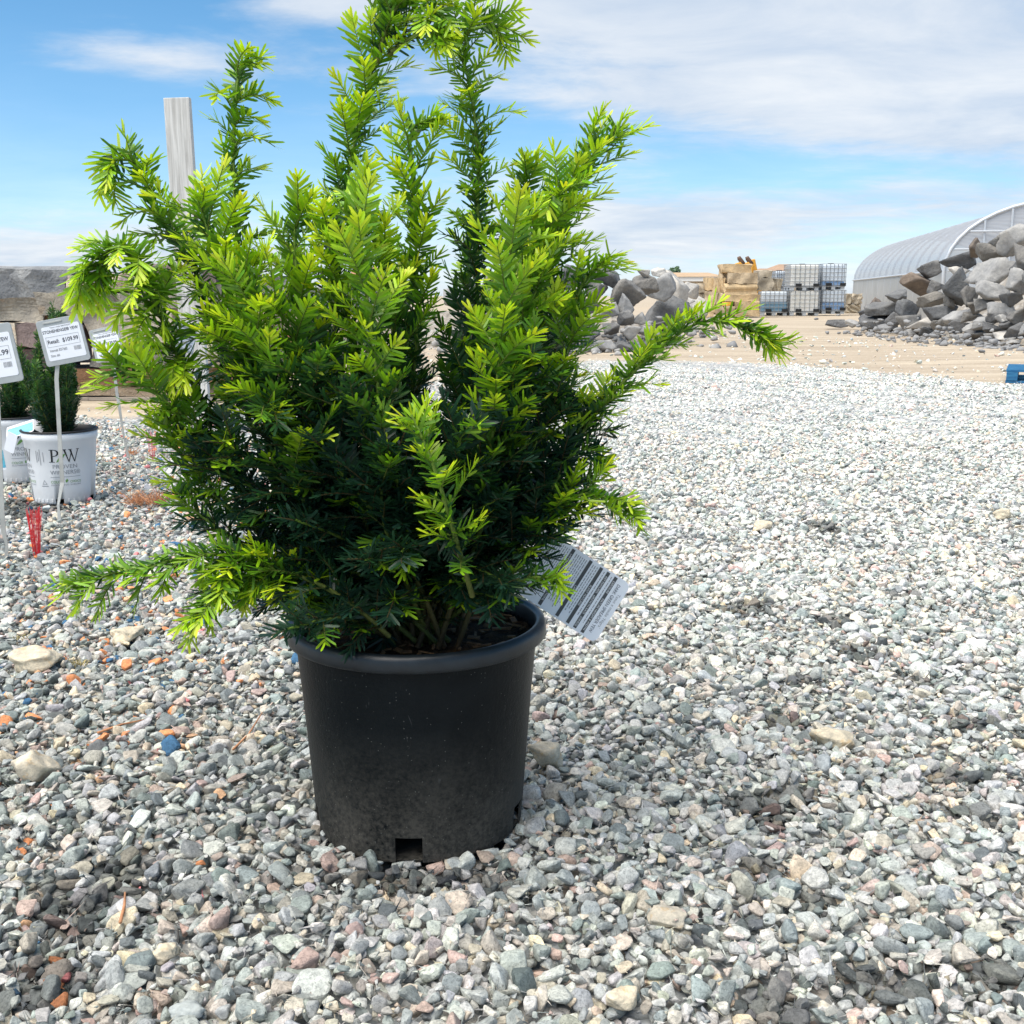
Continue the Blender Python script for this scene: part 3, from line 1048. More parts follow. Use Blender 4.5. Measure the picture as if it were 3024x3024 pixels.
# leaders that stand out, traced as stems in space: (points, options)
LEAD = [
    # drooping branch at the far left
    ([(760, 1450, 1.46), (640, 1250, 1.45), (565, 1130, 1.44), (505, 1010, 1.43), (460, 900, 1.42), (425, 815, 1.41), (380, 745, 1.40), (330, 740, 1.39), (295, 785, 1.38), (285, 850, 1.37)],
     dict(first=0.50, b0=0.45, bw=0.25, lmin=0.045, lmax=0.085, droop=4.2, gap=0.0085, density=2.3, nlen=0.027)),
    # branch with a hooked tip left of the board
    ([(820, 1450, 1.52), (710, 1150, 1.51), (640, 980, 1.50), (600, 860, 1.49), (550, 750, 1.48), (495, 670, 1.48), (445, 590, 1.48), (415, 510, 1.47), (380, 455, 1.47), (335, 480, 1.46), (310, 550, 1.46)],
     dict(first=0.45, b0=0.52, bw=0.3, lmin=0.035, lmax=0.065, droop=1.8, gap=0.0105)),
    # slim leader left of centre
    ([(900, 1500, 1.52), (780, 1150, 1.52), (715, 880, 1.53), (695, 640, 1.53), (690, 420, 1.54), (700, 260, 1.54), (715, 190, 1.54), (760, 190, 1.53)],
     dict(first=0.25, b0=0.45, bw=0.3, lmin=0.04, lmax=0.075, droop=1.6, gap=0.0130, bend=(0.7, 0, 0))),
    # tallest leader
    ([(1080, 1500, 1.56), (1000, 1100, 1.57), (990, 750, 1.58), (1030, 500, 1.58), (1075, 320, 1.58), (1105, 180, 1.58), (1140, 60, 1.57), (1180, -60, 1.57)],
     dict(first=0.22, b0=0.42, bw=0.35, lmin=0.045, lmax=0.09, droop=0.8, gap=0.0105, r0=0.0055, bend=(0.15, 0, 0))),
    ([(1110, 190, 1.57), (1160, 40, 1.56), (1230, -30, 1.55), (1290, 30, 1.54), (1310, 110, 1.54)],
     dict(first=0.15, b0=0.05, bw=0.3, lmin=0.03, lmax=0.06, droop=0.6, gap=0.011)),
    ([(1150, 160, 1.56), (1220, 110, 1.54), (1270, 90, 1.53), (1320, 125, 1.52)],
     dict(first=0.1, b0=0.0, bw=0.3, lmin=0.03, lmax=0.05, droop=0.6, gap=0.012)),
    # leader right of centre with hooked tip
    ([(1330, 1500, 1.55), (1400, 1100, 1.55), (1410, 760, 1.56), (1410, 480, 1.56), (1395, 290, 1.56), (1370, 170, 1.56), (1390, 85, 1.55), (1445, 65, 1.55), (1480, 110, 1.55)],
     dict(first=0.22, b0=0.45, bw=0.3, lmin=0.045, lmax=0.08, droop=1.2, gap=0.0115, r0=0.005, bend=(0.3, 0, 0))),
    # right shoulder
    ([(1430, 1500, 1.52), (1570, 1050, 1.50), (1630, 780, 1.50), (1680, 590, 1.50), (1735, 480, 1.50), (1785, 420, 1.50), (1838, 372, 1.50)],
     dict(first=0.25, b0=0.45, bw=0.3, lmin=0.045, lmax=0.08, droop=0.4, gap=0.0115, bend=(0.4, 0, 0.1))),
    ([(1400, 1500, 1.60), (1500, 1000, 1.62), (1540, 700, 1.63), (1550, 560, 1.63), (1560, 480, 1.63)],
     dict(first=0.25, b0=0.5, bw=0.3, lmin=0.03, lmax=0.06, droop=0.3)),
    ([(1190, 1500, 1.50), (1230, 1000, 1.48), (1225, 640, 1.48), (1212, 450, 1.48), (1225, 370, 1.48), (1290, 350, 1.48)],
     dict(first=0.25, b0=0.4, bw=0.3, lmin=0.035, lmax=0.07, droop=0.5)),
    # right drooping sprays
    ([(1480, 1500, 1.48), (1620, 1230, 1.46), (1660, 1100, 1.45), (1690, 980, 1.45), (1705, 880, 1.45), (1745, 800, 1.45), (1790, 775, 1.44)],
     dict(first=0.2, b0=0.25, bw=0.3, lmin=0.045, lmax=0.085, droop=0.9, gap=0.0115, bend=(0.5, 0, 0))),
    ([(1560, 1500, 1.47), (1650, 1380, 1.45), (1770, 1210, 1.44), (1880, 1090, 1.43), (1960, 1020, 1.43), (2060, 955, 1.42), (2170, 955, 1.41), (2290, 1010, 1.40)],
     dict(first=0.22, b0=0.32, bw=0.25, lmin=0.03, lmax=0.06, droop=0.4, gap=0.0100, ang=0.75)),
    ([(1480, 1650, 1.45), (1600, 1540, 1.43), (1720, 1460, 1.41), (1800, 1475, 1.40), (1890, 1530, 1.39)],
     dict(first=0.25, b0=0.35, bw=0.3, lmin=0.035, lmax=0.06, droop=0.4, gap=0.0105)),
    ([(1480, 1600, 1.50), (1580, 1500, 1.50), (1700, 1430, 1.50), (1790, 1370, 1.49)],
     dict(first=0.25, b0=0.5, bw=0.3, lmin=0.03, lmax=0.055, droop=0.2, gap=0.012)),
    ([(1500, 1690, 1.43), (1600, 1600, 1.42), (1680, 1560, 1.42)], dict(first=0.2, b0=0.95, bw=0.3, lmin=0.025, lmax=0.04, droop=0.5, gap=0.012)),
    ([(1400, 1780, 1.42), (1520, 1720, 1.39), (1600, 1705, 1.37), (1660, 1720, 1.36)], dict(first=0.25, b0=0.5, bw=0.3, lmin=0.02, lmax=0.04, droop=0.4, gap=0.012)),
    # low branch reaching far left over the pot rim
    ([(1150, 1880, 1.39), (1060, 1800, 1.37), (950, 1730, 1.36), (830, 1685, 1.35), (700, 1645, 1.34), (580, 1640, 1.33), (430, 1675, 1.33), (300, 1705, 1.32), (200, 1728, 1.32)],
     dict(first=0.04, b0=0.22, bw=0.3, lmin=0.045, lmax=0.075, droop=1.3, gap=0.0125, ang=0.75, amax=0.86, r0=0.0035)),
    ([(830, 1690, 1.35), (740, 1710, 1.34), (660, 1740, 1.33), (610, 1800, 1.32), (570, 1840, 1.32)],
     dict(first=0.15, b0=0.1, bw=0.3, lmin=0.035, lmax=0.06, droop=0.9, gap=0.010)),
    ([(760, 1680, 1.36), (690, 1690, 1.33), (640, 1720, 1.30)], dict(first=0.2, b0=0.0, bw=0.3, lmin=0.03, lmax=0.055, droop=0.7, gap=0.010)),
    # left mid branch over the price signs
    ([(760, 1500, 1.44), (620, 1300, 1.41), (520, 1210, 1.39), (430, 1140, 1.38), (360, 1090, 1.37), (310, 1040, 1.36)],
     dict(first=0.3, b0=0.45, bw=0.3, lmin=0.04, lmax=0.075, droop=0.5, gap=0.012)),
    ([(800, 1600, 1.44), (650, 1480, 1.42), (560, 1380, 1.41), (510, 1300, 1.40), (490, 1220, 1.39)],
     dict(first=0.25, b0=0.45, bw=0.3, lmin=0.04, lmax=0.07, droop=0.4, gap=0.0115)),
    ([(850, 1700, 1.43), (700, 1600, 1.41), (590, 1520, 1.40), (520, 1465, 1.39)],
     dict(first=0.25, b0=0.75, bw=0.3, lmin=0.03, lmax=0.055, droop=0.5, gap=0.012)),
    # bright leaders at the front
    ([(915, 1510, 1.40), (860, 1290, 1.37), (802, 1120, 1.36), (765, 1000, 1.36), (735, 880, 1.37), (700, 780, 1.38)],
     dict(first=0.3, b0=0.35, bw=0.3, lmin=0.045, lmax=0.085, droop=0.6, gap=0.0125, facing=0.4)),
    ([(1140, 1560, 1.38), (1125, 1330, 1.35), (1115, 1130, 1.34), (1090, 930, 1.34), (1070, 780, 1.36), (1045, 640, 1.38), (1060, 560, 1.39)],
     dict(first=0.3, b0=0.35, bw=0.3, lmin=0.045, lmax=0.09, droop=0.6, gap=0.0120, facing=0.4)),
    ([(1420, 1560, 1.40), (1455, 1270, 1.37), (1475, 1050, 1.36), (1490, 880, 1.36), (1510, 740, 1.37), (1540, 640, 1.38)],
     dict(first=0.22, b0=0.3, bw=0.3, lmin=0.045, lmax=0.09, droop=0.5, gap=0.0115, facing=0.4)),
    ([(1395, 1760, 1.34), (1360, 1640, 1.30), (1320, 1500, 1.27), (1285, 1390, 1.26), (1250, 1300, 1.26), (1215, 1225, 1.26)],
     dict(first=0.25, b0=0.12, bw=0.2, lmin=0.03, lmax=0.058, droop=0.45, gap=0.0135, ang=1.15)),
    ([(880, 1500, 1.45), (770, 1180, 1.43), (700, 930, 1.42), (640, 760, 1.41), (600, 640, 1.41), (580, 580, 1.40)],
     dict(first=0.52, b0=0.35, bw=0.3, lmin=0.045, lmax=0.085, droop=0.8, gap=0.0115)),
    ([(960, 1500, 1.43), (900, 1100, 1.42), (880, 850, 1.42), (870, 680, 1.43), (900, 590, 1.43)],
     dict(first=0.3, b0=0.4, bw=0.3, lmin=0.04, lmax=0.08, droop=0.5, gap=0.012)),
]
for pts, opt in LEAD:
    pl = Plant(yr)
    ctrl = pxpath(pts)
    first = opt.get('first', 0.12)
    if pts[0][1] > 1400 and pts[0][1] < 1700:
        ctrl = [root(*yr.uniform(-0.05, 0.05, 2))] + ctrl
        opt = dict(opt)
    o2 = dict(stemcol=(0.10, 0.11, 0.026), bare=0.6)
    o2.update(opt)
    pl.branch(ctrl, **o2)
    pl.build(yew, YB)

# the body of the bush: upright stems, front and back
TIPS = [(680, 1020, 1.40), (830, 930, 1.37), (960, 720, 1.42), (1130, 700, 1.44), 
        (1620, 620, 1.45), (1590, 860, 1.40), (900, 1130, 1.35), 
        (1550, 1060, 1.38), (1640, 1190, 1.41), (1020, 1190, 1.34), (1720, 1250, 1.45), (640, 1390, 1.39), (780, 1240, 1.36), (1520, 1240, 1.37),
        (1380, 690, 1.70), (1590, 780, 1.66),
        (1690, 960, 1.62), (860, 800, 1.70), (1190, 820, 1.72), (1600, 1080, 1.66), 
        (1650, 700, 1.58), (960, 1300, 1.34), (1340, 1280, 1.33), (1140, 1320, 1.33), (700, 1330, 1.37)]
for (px, py, Y) in TIPS:
    tip = at(px + yr.uniform(-20, 20), py + yr.uniform(-20, 20), Y)
    bs = root(*yr.uniform(-0.06, 0.06, 2))
    mid = bs + (tip - bs) * 0.5 + np.array((yr.normal(0, 0.012), yr.normal(0, 0.012), 0.03))
    q1 = bs + (tip - bs) * 0.22 + np.array((0, 0, 0.03))
    hook = tip + np.array((yr.normal(0, 0.02), yr.normal(-0.004, 0.012), 0.012))
    pl = Plant(yr)
    hi = tip[2]
    front = Y < 1.5
    pl.branch([bs, q1, mid, tip, hook], r0=0.0042, b0=np.clip(0.50 - (hi - 0.55) * 0.6, 0.18, 0.62), bw=0.28, first=0.30, gap=0.0150 if front else 0.0170,
              lmin=0.045, lmax=0.09, droop=0.35, facing=0.25 if front else 0.0, z0=0.585 if front else 0.62, amax=1.0 if front else 0.85)
    pl.build(yew, YB)

# older dark growth low down, all round the base
for k in range(74):
    az = yr.uniform(0, 6.283)
    if yr.random() < 0.6:
        az = yr.uniform(math.pi, 2 * math.pi)        # more of it where it shows
    el = yr.uniform(0.08, 1.05)
    ln = yr.uniform(0.13, 0.25) * (1.15 - 0.35 * abs(math.sin(el)))
    d = np.array((math.cos(az) * math.cos(el), math.sin(az) * math.cos(el) * 0.85, math.sin(el)))
    bs = root(*yr.uniform(-0.05, 0.05, 2)) + np.array((0, 0, yr.uniform(0.0, 0.12)))
    tip = bs + d * ln * 1.15
    if tip[0] > 0.0 and tip[2] < 0.47:
        continue
    mid = bs + d * ln * 0.55 + np.array((0, 0, 0.02))
    pl = Plant(yr)
    pl.branch([bs, mid, tip], r0=0.003, b0=1.4, bw=0.3, first=0.25, gap=0.0125, lmin=0.025, lmax=0.06, droop=0.2, nlen=0.024, amax=0.10 if yr.random() < 0.8 else 0.8,
              density=1.8, facing=0.2)
    pl.build(yew, YB)

# ------------------------------------------------------------------ black nursery pot
t = NT("black_pot_plastic")
c = t.coord()
sx = t.node('ShaderNodeSeparateXYZ')
t.l.new(c, sx.inputs[0])
d1 = t.noise(c, 9.0, 6, 0.65, 0.6)
d2 = t.noise(c, 160.0, 4, 0.7)
d3 = t.noise(c, 22.0, 3, 0.5, stretch=(1, 1, 0.25))
hgt = t.range(sx.outputs[2], 0.0, 0.20, 1.0, 0.0)
dust = t.math('MULTIPLY', t.math('POWER', hgt, 1.3), t.range(t.math('ADD', t.math('MULTIPLY', d1, 0.45), t.math('MULTIPLY', d2, 0.55)), 0.36, 0.60), clamp=True)
base = t.mix(t.range(d1, 0.3, 0.7), (0.0016, 0.0034, 0.0048), (0.0045, 0.0072, 0.0090))
base = t.mix(t.math('MULTIPLY', dust, 0.85), base, (0.10, 0.092, 0.078))
scr = t.noise(c, 34.0, 3, 0.7, 1.5, stretch=(2.2, 2.2, 0.5))
base = t.mix(t.range(scr, 0.66, 0.76, 0.0, 0.35), base, (0.12, 0.125, 0.13))
sp = t.node('ShaderNodeTexVoronoi')
sp.inputs['Scale'].default_value = 230.0
t.l.new(c, sp.inputs['Vector'])
sc_ = t.node('ShaderNodeSeparateColor')
t.l.new(sp.outputs['Color'], sc_.inputs[0])
speck = t.math('MULTIPLY', t.math('LESS_THAN', sp.outputs['Distance'], 0.16), t.math('GREATER_THAN', sc_.outputs[0], 0.86))
base = t.mix(t.math('MULTIPLY', speck, 0.4), base, (0.22, 0.22, 0.20))
rg = t.math('ADD', 0.40, t.math('MULTIPLY', dust, 0.4), clamp=True)
pot_mat = t.done(t.principled(base, rg, t.bump(t.math('ADD', d2, t.math('MULTIPLY', d3, 1.2)), 0.35, 0.002), 0.16))

pot = empty("nursery_pot", (POT_X, POT_Y, 0.004))
tag(pot, "large black plastic nursery pot with thick rim and square drain notches", "plant pot")
POT_H = 0.300


def lathe(profile, seg, skip=None):
    vs_, fs = [], []
    for (r_, z) in profile:
        for k in range(seg):
            a = 2 * math.pi * k / seg
            vs_.append((r_ * math.cos(a), r_ * math.sin(a), z))
    for i in range(len(profile) - 1):
        for k in range(seg):
            if skip and skip(i, k):
                continue
            fs.append((i * seg + k, i * seg + (k + 1) % seg, (i + 1) * seg + (k + 1) % seg, (i + 1) * seg + k))
    return vs_, fs


SEG = 180
prof = [(0.1485, 0.0), (0.1500, 0.018), (0.1515, 0.037), (0.154, 0.075), (0.158, 0.13), (0.1625, 0.19), (0.1665, 0.235), (0.1702, 0.279)]
NOTCH = [R(270 - 0.6), R(342), R(198), R(54), R(126)]


def skip(i, k):
    if i > 1:
        return False
    a = 2 * math.pi * (k + 0.5) / SEG
    return any(abs((a - n + math.pi) % (2 * math.pi) - math.pi) < R(6.9) for n in NOTCH)


v, f = lathe(prof, SEG, skip)
wall = MB().add(v, f).build("pot_wall", pot_mat, pot)
sm = wall.modifiers.new("thickness", 'SOLIDIFY')
sm.thickness = 0.0028
sm.offset = -1
rimp = [(0.1690, 0.2745), (0.1750, 0.2750), (0.1802, 0.2758), (0.1826, 0.2772), (0.1834, 0.2810), (0.1832, 0.2915), (0.1812, 0.2965), (0.1785, 0.2992), (0.1745, 0.3000), (0.1705, 0.2985), (0.1682, 0.294), (0.1668, 0.27), (0.1655, 0.245)]
v, f = lathe(rimp, 96)
rim_mat = plain("black_pot_rim", (0.008, 0.012, 0.016), 0.38, spec=0.45, var=0.4, scale=40, bump=0.1)
MB().add(v, f).build("pot_rim", rim_mat, pot, smooth=True)
v, f = lathe([(0.146, 0.002), (0.06, 0.0035), (0.001, 0.004)], 48)
MB().add(v, f).build("pot_floor", pot_mat, pot)
t = NT("potting_soil")
c = t.pos()
s1 = t.noise(c, 70, 5, 0.7)
s2 = t.noise(c, 240, 4, 0.7)
soil_col = t.mix(t.range(s1, 0.35, 0.65), (0.020, 0.013, 0.008), (0.11, 0.062, 0.030))
soil_mat = t.done(t.principled(soil_col, 0.95, t.bump(t.math('ADD', s1, s2), 0.9, 0.008), 0.2))
sr = np.random.default_rng(3)
nr_, na_ = 24, 72
rr = np.linspace(0.0, 0.1664, nr_)
vs_ = []
for i, r_ in enumerate(rr):
    for k in range(na_):
        a = 2 * math.pi * k / na_
        x_, y_ = r_ * math.cos(a), r_ * math.sin(a)
        vs_.append((x_, y_, 0.268 + 0.004 * math.sin(x_ * 70) * math.sin(y_ * 63 + 1) + sr.uniform(-0.002, 0.002)))
fs = [(i * na_ + k, i * na_ + (k + 1) % na_, (i + 1) * na_ + (k + 1) % na_, (i + 1) * na_ + k) for i in range(nr_ - 1) for k in range(na_)]
soil = MB().add(vs_, fs).build("soil", soil_mat, pot, smooth=True)
# bark chips and dropped needles on the soil
chip_mat = plain("bark_chip", (0.20, 0.11, 0.05), 0.85, var=0.5, scale=60)
ch = MB()
for k in range(150):
    a, r_ = sr.uniform(0, 6.28), 0.158 * math.sqrt(sr.random())
    M = Matrix.Translation((r_ * math.cos(a), r_ * math.sin(a), 0.272 + sr.uniform(-0.001, 0.003))) @ Matrix.Rotation(sr.uniform(0, 6.28), 4, 'Z') @ Matrix.Rotation(sr.normal(0, 0.35), 4, 'X')
    l_, w_ = sr.uniform(0.005, 0.014), sr.uniform(0.001, 0.004)
    ch.box(-l_, l_, -w_, w_, -0.0008, 0.0012, M)
tag(ch.build("bark_chips", chip_mat, soil), kind='stuff')

# ------------------------------------------------------------------ stone slabs stacked on pallets, left
def slab_mesh(rng, lx, ly, lz):
    """rough sawn-and-split slab: grid box with broken edges, centred, base at 0"""
    bm = bmesh.new()
    bmesh.ops.create_cube(bm, size=1.0)
    bmesh.ops.subdivide_edges(bm, edges=bm.edges, cuts=6, use_grid_fill=True)
    for v in bm.verts:
        v.co = Vector((v.co.x * lx, v.co.y * ly, v.co.z * lz))
    P = np.array([v.co[:] for v in bm.verts])
    k = rng.normal(size=(8, 3)) * np.array((9 / max(lx, 0.3), 9 / max(ly, 0.3), 12))
    ph = rng.uniform(0, 6.28, 8)
    for j, v in enumerate(bm.verts):
        p = P[j]
        n = np.sin(k @ p + ph)
        e = ((abs(p[0]) > lx * 0.49) + (abs(p[1]) > ly * 0.49) + (abs(p[2]) > lz * 0.49))
        amp = 0.013 * (0.5 + min(1.0, lz / 0.2))
        v.co.x += amp * n[0] * 1.5 + (-0.030 * np.sign(p[0]) * (1 + 0.9 * n[3]) if e > 1 else 0)
        v.co.y += amp * n[1] * 1.8 + (-0.034 * np.sign(p[1]) * (1 + 0.9 * n[4]) if e > 1 else 0)
        v.co.z += amp * n[2] * 0.8 + (-0.017 * np.sign(p[2]) * (1 + 0.9 * n[5]) if e > 1 else 0)
        v.co.z += lz / 2
    me = bpy.data.meshes.new("quarry_stone")
    bm.to_mesh(me)
    bm.free()
    return me


SLAB_COL = {
    'grey': ((0.27, 0.275, 0.28), None), 'warm': ((0.38, 0.345, 0.29), (0.30, 0.22, 0.15)), 'pale': ((0.60, 0.53, 0.43), (0.46, 0.33, 0.22)),
    'pink': ((0.60, 0.46, 0.40), (0.55, 0.53, 0.50)), 'tan': ((0.40, 0.36, 0.30), (0.47, 0.28, 0.12)), 'plum': ((0.24, 0.185, 0.175), None),
    'rust': ((0.32, 0.18, 0.10), (0.20, 0.12, 0.08)), 'salmon': ((0.66, 0.36, 0.22), (0.5, 0.44, 0.38)), 'buff': ((0.55, 0.42, 0.29), (0.36, 0.24, 0.15))}
slab_mats = {}
for k, (c_, st) in SLAB_COL.items():
    slab_mats[k] = rock_mat("slab_" + k, [(0.0, tuple(x * 0.88 for x in c_)), (1.0, tuple(x * 1.12 for x in c_))], 7.0, 1.0, 0.05, 0.85, stain=st)

WALL_Y = 8.05
kr = np.random.default_rng(77)


def slab(x0, x1, y0, y1, col, lab, Y=WALL_Y, depth=0.75, group=None):
    a, b = at(x0, y1, Y), at(x1, y0, Y)
    lx, lz = b[0] - a[0], b[2] - a[2]
    o = link("quarry_stone", slab_mesh(kr, lx * 1.01, depth, lz * 0.985), slab_mats[col], loc=((a[0] + b[0]) / 2, Y + depth / 2 + kr.uniform(-0.06, 0.10), a[2]))
    o.rotation_euler.z = kr.normal(0, 0.03)
    tag(o, lab, "stone slab", group or "stone slabs stacked on pallets")


slab(-190, 175, 788, 880, 'grey', "thick blue grey slab on top of the stack at the left picture edge")
slab(-190, 110, 882, 952, 'warm', "warm grey slab second from the top at the left picture edge")
slab(-190, 58, 957, 1026, 'pale', "cream slab end just above the cut off price sign")
slab(-190, 130, 1028, 1092, 'plum', "dark slab behind the small potted yews at the left edge")
slab(-190, 215, 1094, 1172, 'warm', "lowest warm grey slab behind the small potted yews")
slab(178, 425, 808, 857, 'pink', "thin pinkish white slab beside the thick blue grey slab")
slab(113, 300, 860, 927, 'tan', "grey brown slab with an orange end above the price signs")
slab(62, 252, 956, 1024, 'plum', "dark filler slab added for the shadow gap between cream slabs behind the price sign", depth=0.5)  # dark stone put in to stand for a shadow gap in the stack
slab(304, 430, 861, 914, 'warm', "short grey slab behind the drooping branch")
slab(432, 640, 780, 838, 'plum', "purple brown top slab crossed by the wooden board")
slab(433, 690, 842, 913, 'warm', "mottled grey slab under the purple brown one behind the board")
slab(114, 302, 930, 953, 'rust', "thin reddish slab layer right above the hanging price sign")
slab(256, 520, 918, 1014, 'pale', "large cream and pink slab behind the second price sign")
slab(523, 770, 918, 1008, 'buff', "buff slab right of the wooden board")
slab(256, 560, 1018, 1083, 'warm', "pale grey slab low behind the second price sign")
slab(563, 790, 1012, 1080, 'pale', "whitish slab low right of the wooden board")
slab(232, 700, 1086, 1140, 'rust', "long rusty brown slab low in the stack")
slab(225, 720, 1142, 1172, 'buff', "thin tan slab lying directly on the pallet")

wood_grey = None
t = NT("weathered_wood")
c = t.coord()
g1 = t.noise(c, 3.0, 6, 0.65, 0.4, stretch=(14, 14, 0.7))
g2 = t.noise(c, 2.0, 3, 0.5)
wc = t.mix(t.range(g1, 0.35, 0.68), (0.36, 0.345, 0.32), (0.66, 0.645, 0.61))
wc = t.mix(t.range(t.noise(c, 1.3, 4, 0.5, 1.2, stretch=(9, 9, 0.5)), 0.58, 0.64, 0, 0.6), wc, (0.22, 0.20, 0.18))
board_mat = t.done(t.principled(wc, 0.8, t.bump(g1, 0.35, 0.004), 0.25))
t = NT("pallet_wood")
c = t.coord()
g1 = t.noise(c, 3.0, 6, 0.65, 0.4, stretch=(0.8, 14, 14))
pwood = t.done(t.principled(t.mix(t.range(g1, 0.3, 0.7), (0.20, 0.165, 0.13), (0.42, 0.37, 0.31)), 0.85, t.bump(g1, 0.4, 0.004), 0.2))


def pallet(x0, x1, Y, depth, ztop, lab, mat=pwood, name="wooden_pallet"):
    root_ = empty(name, ((x0 + x1) / 2, Y + depth / 2, 0))
    hw, hd = (x1 - x0) / 2, depth / 2
    nb = 6
    for k in range(nb):
        y_ = -hd + (k + 0.5) * depth / nb
        MB().box(-hw, hw, y_ - 0.045, y_ + 0.045, ztop - 0.022, ztop).build("deck_board", mat, root_, bevel=0.002)
    for sx_ in (-hw + 0.05, 0.0, hw - 0.05):
        MB().box(sx_ - 0.045, sx_ + 0.045, -hd, hd, 0.024, ztop - 0.0245).build("stringer", mat, root_, bevel=0.002)
    for y_ in (-hd + 0.05, 0, hd - 0.05):
        MB().box(-hw, hw, y_ - 0.045, y_ + 0.045, 0.002, 0.022).build("base_board", mat, root_, bevel=0.002)
    tag(root_, lab, "pallet")
    return root_


zt = at(400, 1174, WALL_Y)[2]
pallet(at(225, 1170, WALL_Y)[0], at(735, 1170, WALL_Y)[0], WALL_Y - 0.03, 0.85, zt, "weathered pallet under the slab stack behind the wooden board")
pallet(at(-250, 1170, WALL_Y)[0], at(205, 1170, WALL_Y)[0], WALL_Y, 0.85, zt, "weathered pallet under the slab stack at the left picture edge")

# a second stack farther back, glimpsed through the bush
S2 = 11.0
slab(640, 860, 812, 868, 'grey', "grey top slab of the farther stack seen through the bush", S2, 0.9)
slab(660, 872, 870, 900, 'warm', "thin weathered slab in the farther stack seen through the bush", S2, 0.9)
slab(650, 880, 902, 925, 'grey', "second thin weathered slab in the farther stack", S2, 0.9)
slab(660, 900, 927, 985, 'pale', "cream slab in the farther stack behind the bush", S2, 0.9)
slab(650, 890, 987, 1040, 'salmon', "salmon orange slab in the farther stack behind the bush", S2, 0.9)
slab(660, 900, 1042, 1095, 'salmon', "lowest salmon orange slab of the farther stack", S2, 0.9)
slab(905, 1160, 850, 930, 'grey', "large grey slab behind the middle of the bush", S2 + 0.2, 0.9)
slab(905, 1150, 932, 1095, 'pale', "thick cream block behind the middle of the bush", S2 + 0.2, 0.9)
slab(1040, 1130, 790, 849, 'salmon', "small orange stone on top behind the middle of the bush", S2 + 0.3, 0.4)

# ------------------------------------------------------------------ wooden board standing behind the yew
bY = 6.9
bt, bb = at(506, 298, bY), at(572, 1150, bY)
bl = empty("wooden_board", (bb[0] + 0.012, bY, 0))
tag(bl, "tall weathered grey wooden board standing upright behind the yew", "wooden board")
wdt = 0.158
ht = bt[2] + 0.02
MB().add([(-wdt / 2 + wdt * i / 3, y_, ht * j / 12) for j in range(13) for y_ in (0.0, 0.04) for i in range(4)],
         [(j * 8 + i, j * 8 + i + 1, (j + 1) * 8 + i + 1, (j + 1) * 8 + i) for j in range(12) for i in range(3)] +
         [(j * 8 + 4 + i + 1, j * 8 + 4 + i, (j + 1) * 8 + 4 + i, (j + 1) * 8 + 4 + i + 1) for j in range(12) for i in range(3)] +
         [(j * 8 + 3, j * 8 + 7, (j + 1) * 8 + 7, (j + 1) * 8 + 3) for j in range(12)] + [(j * 8 + 4, j * 8, (j + 1) * 8, (j + 1) * 8 + 4) for j in range(12)] +
         [(96 + i, 96 + i + 1, 100 + i + 1, 100 + i) for i in range(3)]).build("plank", board_mat, bl, bevel=0.004)
bl.rotation_euler = (0, -0.012, R(-6))
cleat = MB().box(-0.03, 0.03, 0.043, 0.09, 0.0, 0.55)
cleat.build("stake", board_mat, bl, bevel=0.003)

# ------------------------------------------------------------------ boulders
GREY_B = rock_mat("boulder_grey", [(0.0, (0.12, 0.124, 0.13)), (0.3, (0.18, 0.18, 0.182)), (0.6, (0.22, 0.208, 0.19)), (0.8, (0.15, 0.157, 0.165)), (1.0, (0.26, 0.248, 0.23))], 2.6, 1.0, 0.08)
PALE_B = rock_mat("boulder_pale", [(0.0, (0.40, 0.385, 0.36)), (1.0, (0.50, 0.48, 0.45))], 2.5, 0.7, 0.05)
BROWN_B = rock_mat("boulder_brown", [(0.0, (0.20, 0.16, 0.13)), (1.0, (0.16, 0.14, 0.125))], 2.5, 0.7, 0.05)
LIGHT_B = rock_mat("boulder_lightgrey", [(0.0, (0.27, 0.275, 0.283)), (1.0, (0.36, 0.355, 0.345))], 2.5, 0.7, 0.05)
BM = {'g': GREY_B, 'p': PALE_B, 'b': BROWN_B, 'l': LIGHT_B}
bo = np.random.default_rng(404)
BVAR = []
for k in range(22):
    v, f = rock_arrays(bo, 4, int(bo.integers(1, 5)), bo.uniform(0.7, 0.95), 0.028, 0.48)
    BVAR.append((v / np.abs(v).max(axis=0), f))


def boulder(px, py, w, h, Y, col, label=None, group=None, name="boulder", depth=0.85):
    c_ = at(px, py, Y)
    dep = Y * CP + (CAM_H - c_[2]) * SP
    sx_, sz_ = w / FPX * dep / 2, h / FPX * dep / 2
    v, f = BVAR[int(bo.integers(0, len(BVAR)))]
    v = v.copy()
    if bo.random() < 0.5:
        v[:, 0] *= -1
        f = f[:, ::-1]
    ro = bo.normal(0, 0.16)
    v = v * np.array((sx_ * 1.04, max(sx_, sz_) * depth, sz_ * 1.06))
    o = link(name, fast_mesh(name, v, [f]), BM[col], loc=c_ + np.array((0, max(sx_, sz_) * 0.3, 0)), rot=(bo.normal(0, 0.1), ro, bo.normal(0, 0.3)))
    if c_[2] - sz_ > 0.02 and False:
        pass
    tag(o, label, "boulder", group)
    return o


